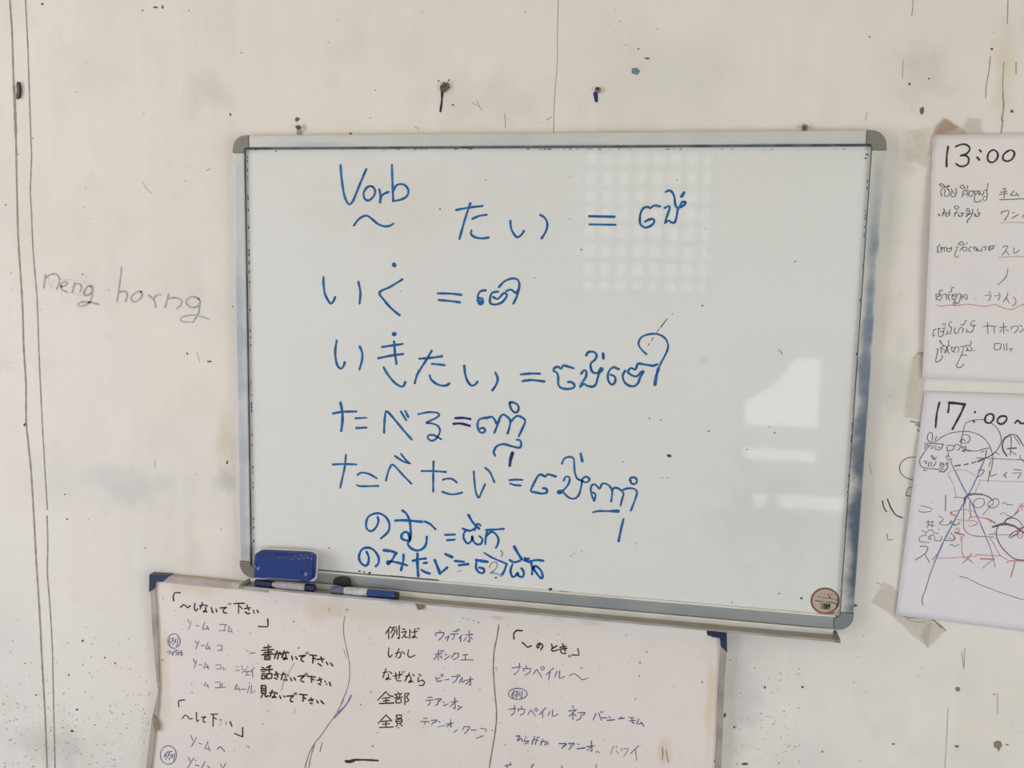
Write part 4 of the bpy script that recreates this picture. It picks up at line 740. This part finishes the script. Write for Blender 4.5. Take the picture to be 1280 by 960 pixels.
pin(pa, f1, 'bic', Q2, 1.0, '''1068,550 1117,540 1100,580 1058,634;1098,590 1132,632;1180,558 1180,615 1232,585;w1 1118,768 1112,820 1085,870 1020,928''', 'third row of kana')
pin(pa, f1, 'bic', Q3, .95, '''888,238 950,230 925,287;930,195 947,208;988,240 1042,235 1022,282;1025,208 1042,220;1120,203 1110,240 1072,302;1100,250 1132,312;1175,250 1200,285 1190,320 1163,342''', 'fourth row of kana above the red wavy line')
pin(pa, f1, 'bic', Q3, .95, '''870,545 942,538;915,503 920,618;945,540 1012,545;980,550 984,614;1038,555 1110,548;1075,513 1078,614;1060,572 1038,602;1095,575 1122,592;1152,550 1152,572;1152,550 1217,543 1212,580 1180,610;1235,528 1257,545;1235,605 1280,568;
985,718 985,777 1042,770;988,715 1047,720 1042,770;1075,718 1082,782;1105,713 1107,782;1130,770 1167,765;1150,768 1143,802''', 'fifth and sixth rows')
pin(pa, f1, 'red_pen', Q3, .9, '390,330 440,342 530,330 600,335 700,322 780,330 860,345 920,340 980,325 1040,345 1100,370 1170,375 1210,350 1260,328 1290,326', 'red wavy underline')
pin(pa, f1, 'pink_pen', Q2, .9, '1040,308 1160,305 1290,308;w1.1 1025,655 1130,648 1290,645', 'faint red underlines')
pin(pb, f2, 'ink_black', Q4, 2.4, '435,505 418,570 405,640 395,755;w2.2 520,605 528,555 530,505;w3.4 532,508 600,512 688,525;w2.6 686,525 650,610 565,770;w2.6 785,605 790,598;w2.4 777,692 779,700;940,618 975,635 970,680 930,712 890,690 900,640 940,618;1065,640 1105,650 1100,690 1055,722 1015,700 1025,660 1065,640;1190,712 1220,685 1250,715 1285,710', 'bold time 17:00 in black marker')
pin(pb, f2, 'bic', Q5, .95, '''680,110 700,70 740,52 780,40 880,35;950,70 1010,120 1045,190 1050,260 1010,340 960,385;395,260 450,215 530,175 620,158 720,155 800,175 870,215 920,270 955,350 968,420 955,520 930,600 915,665;
680,340 740,350 820,348 870,330 930,320;
w.8 805,418 960,425 1060,430 1290,440;1245,395 1240,420 1280,458;820,545 882,540 860,580 818,612;w.8 930,500 950,440;930,550 945,602 1002,580;1110,560 1068,602;1090,585 1097,617;1180,535 1257,540;1168,572 1252,570 1215,622;970,385 1000,365 1030,385;850,365 880,350''', 'ballpoint arcs and lines of the scribble')
pin(pb, f2, 'bic', (1145, 535), 1.0, '''310,250 330,170 310,95 270,90 230,150 225,220 260,260 340,300 370,320;410,165 370,260 350,300;160,320 200,300 310,305;170,410 190,350 230,330;200,340 320,350 330,390 290,410;220,380 270,375;370,310 500,320;400,350 370,380 390,425 470,430 520,380 545,330 520,310 520,335;440,390 470,385;
620,435 620,370 650,345 740,355 760,400 720,445 650,450;760,370 800,325 850,335 885,380 860,430 820,440;960,0 930,120 910,220 905,360 940,410 1000,435 1110,455;950,140 1030,140 1080,200 1060,270 990,305 900,285 880,260 900,235 960,235 990,260;940,380 1000,370 990,420;w1.5 925,455 970,470;
225,395 160,480 80,600 60,670 90,750 160,790 300,810 460,825;150,665 200,660 200,710 180,700;150,820 150,845 210,840;240,760 250,700 290,680 310,720 270,760;330,770 380,720 390,680;290,560 330,550 350,590 400,650;410,580 350,620;310,570 340,630;490,690 480,760 520,780 560,750 540,700 490,700;485,730 550,730;w1.4 460,875 500,850 540,880 590,840 640,770 600,710 640,700;470,800 560,820;600,580 620,550 650,570;600,580 620,620 650,640;w1.2 712,620 712,635''', 'two struck out Khmer names', s=16)
pin(pb, f2, 'bic', Q5, 1.7, '590,500 640,492;680,490 720,478;760,470 800,455;w2.6 820,455 870,430;w1.4 870,430 920,410 965,385;w2 1110,400 1075,350 1062,290 1085,225 1150,185;w1.3 1150,185 1200,190 1240,240 1275,300;w1 1150,200 1152,290 1140,392;w.9 1180,200 1240,290;1115,325 1202,320;w1 1145,350 1200,385;w2.2 690,868 685,830 712,800;w2.2 725,790 780,780 860,785;w1.4 860,785 920,805 965,840;w1.1 495,790 492,945', 'heavy black scribbles')
pin(pb, f2, 'bic', Q5, .9, '''850,825 800,835 775,870 790,910 840,915 880,885 880,840 850,825;980,830 930,860 915,890 950,920 1000,910 1030,870 1015,830 980,830;940,820 970,850 965,890 925,902;1065,875 1090,865 1110,885 1162,885;578,810 682,818''', 'crossed out second time')
pin(pb, f2, 'blue_pen2', Q5, 1.3, 'w1 512,335 530,410 565,500;565,500 640,650 715,795 780,920 800,975 850,1090 900,1210;w.9 900,1210 950,1340 985,1475 992,1510;905,340 890,420 830,560 770,700 715,800;w1.5 715,800 650,920 620,975 560,1090 480,1240 400,1420;w1 400,1420 340,1580 290,1750 268,1800 262,1840 266,1890', 'long crossing blue pen lines')
pin(pb, f2, 'pink_pen', Q5, .9, '600,810 580,700 540,620 520,590 545,550 620,540 700,545 770,580 790,600;w.8 845,640 820,700 790,772;w.9 830,640 1050,650 1290,658', 'faint red loop and line')
pin(pb, f2, 'red_pen', Q6, 1.0, '''w2.6 548,165 555,180;w1.6 555,180 595,198;545,180 560,155 620,145;w.8 620,145 700,135 790,162;615,235 657,240;690,240 722,250 740,215 820,210 900,225;w1.6 900,225 960,248 985,275;725,300 780,295 815,270 762,240 740,262;w2.6 592,365 640,378;w1.6 640,378 685,388;640,395 657,450 660,560 682,622;680,385 650,440;
w.8 415,622 660,612 800,600;w1.3 755,575 722,620 668,667;w1.2 700,610 768,667;w1.5 800,588 830,588;w.9 830,588 1040,600;w1.5 845,628 985,632;985,632 940,660 870,722;w.9 940,420 990,500 1040,590 1112,640;w1.2 1105,665 1140,648 1290,652;w1.4 1190,655 1150,807;w1 1245,310 1205,380 1240,422 1265,400 1250,330;1220,130 1247,80;1265,75 1255,142;1230,110 1280,105;w1.2 1225,130 1180,190;w1.6 930,240 990,265;940,265 970,250;w.8 940,390 1000,360''', 'red scribbles over the crossed out notes')
pin(pb, f2, 'ink_brown', Q6, .95, '''680,60 675,200 680,320 720,375 800,400 980,412;735,60 742,150 750,210;w1.2 235,500 312,505 290,570 190,637;285,580 332,662;415,575 362,632;w.7 930,385 1130,390 1240,385;w.8 1040,190 1070,165 1130,200 1172,200 1230,148;w.9 635,800 720,825 850,890 1020,955 1180,1010 1290,1042;w.8 870,190 910,140 940,110;545,250 560,285 600,290 640,262''', 'small dark notes and lines')
pin(pb, f2, 'ink_brown', (1140, 625), .95, '''170,105 250,120 340,150 400,180;120,185 150,225 260,235 380,215;w1.3 400,35 400,45;525,320 580,335 620,375 600,420 550,440 545,465 600,490 690,500 750,460 780,400;760,470 790,430 830,440 810,480 900,490 950,460;265,440 430,425;310,400 320,480 290,550;300,500 390,490;400,410 390,540;440,500 400,520;185,600 260,640 270,690;130,760 180,710 280,700;130,760 150,820 340,845;
290,640 330,600 400,590;400,690 340,720 320,760 350,785 385,770 370,740 345,750;400,590 430,650 520,665;w1.3 535,575 537,590;410,690 450,740 450,800 570,805 585,715;650,800 830,810 860,750 820,710 770,650;730,740 780,780 850,770 840,710;860,600 920,555 945,600 920,640;760,915 790,880 850,920 940,890''', 'faint column of notes at the left', s=16)
pin(pb, f2, 'bic', Q6, 1.4, '1030,285 1005,340 1010,420 1050,500 1110,570 1190,630 1290,640;w2.6 965,310 1035,288;w3 1040,285 1100,280 1180,300;w2.4 1180,300 1235,335 1275,365;w1.8 1080,270 1110,230 1160,215;w1.2 1160,215 1220,240 1262,292;w1.1 1130,410 1160,370 1232,340 1220,370 1140,420;w1.8 1240,335 1285,300', 'dark circle scribbled over the corner')
# tape
def tape(name, label, m, quads, lift, seed, grp=None):
    r = random.Random(seed); t = None; allq = []
    b = bmesh.new()
    for (c4, n1, n2) in quads:
        C = [px(x, y, -.003) for x, y in c4]; g = {}
        for i in range(n1 + 1):
            for j in range(n2 + 1):
                p = C[0].lerp(C[1], i / n1).lerp(C[3].lerp(C[2], i / n1), j / n2)
                e = 0 if 0 < i < n1 and 0 < j < n2 else 1
                g[i, j] = b.verts.new((p.x + r.uniform(-1, 1) * .0012, -.0012 - abs(r.gauss(0, 1)) * lift - (lift if e else 0) * .3, p.z + r.uniform(-1, 1) * .0012))
        for i in range(n1):
            for j in range(n2): b.faces.new((g[i, j], g[i + 1, j], g[i + 1, j + 1], g[i, j + 1]))
    c = px(*quads[0][0][0], -.003)
    o = obj(name, b, M[m], None, origin=(c.x, -.001, c.z)); tag(o, label, 'tape'); return o
tape('tape_strip', 'crumpled clear tape left of the 13:00 heading', 'tape_clear', [([(1134, 164), (1166, 160), (1164, 211), (1138, 200)], 7, 9)], .0048, 4)
tape('tape_strip', 'brown folded tape over the upper left corner of the 13:00 sheet', 'tape_tan', [([(1172, 156), (1181, 147), (1200, 160), (1164, 172)], 4, 3), ([(1181, 148), (1196, 156), (1212, 172), (1166, 172)], 4, 3)], .0012, 8)
tape('tape_strip', 'pale tape end sticking up above the number 3 of the 13:00 sheet', 'tape_pale', [([(1211, 147), (1227, 149), (1229, 171), (1200, 168)], 3, 3)], .0012, 9)
tape('tape_strip', 'long yellowed tape strip along the wall between the two sheets', 'tape_pale', [([(1141, 447), (1160, 443), (1152, 526), (1131, 521)], 3, 10)], .0010, 12)
tape('tape_strip', 'brown torn tape end beside the bottom corner of the 13:00 sheet', 'tape_tan', [([(1141, 449), (1147, 440), (1153, 441), (1147, 446)], 2, 2), ([(1147, 440), (1153, 440), (1159, 445), (1148, 444)], 2, 2)], .0006, 3)
tape('tape_strip', 'pale tape flap left of the lower corner of the 17:00 sheet', 'tape_pale', [([(1106, 728), (1124, 740), (1119, 772), (1090, 753)], 4, 4)], .0006, 14)
tape('tape_strip', 'pale tape flap under the bottom corner of the 17:00 sheet', 'tape_pale', [([(1119, 768), (1166, 773), (1160, 811), (1117, 772)], 4, 4), ([(1164, 773), (1183, 789), (1160, 811), (1150, 795)], 4, 4)], .0006, 15)
ink(wall, 'stain', 'plug_tan', 0, (1080, 680), 6.4, 1.2, '310,575 360,590 440,590 530,600 600,640 655,692;w2 560,610 620,670;w.8 340,600 420,625 500,620', label='brown edge of the lower tape')
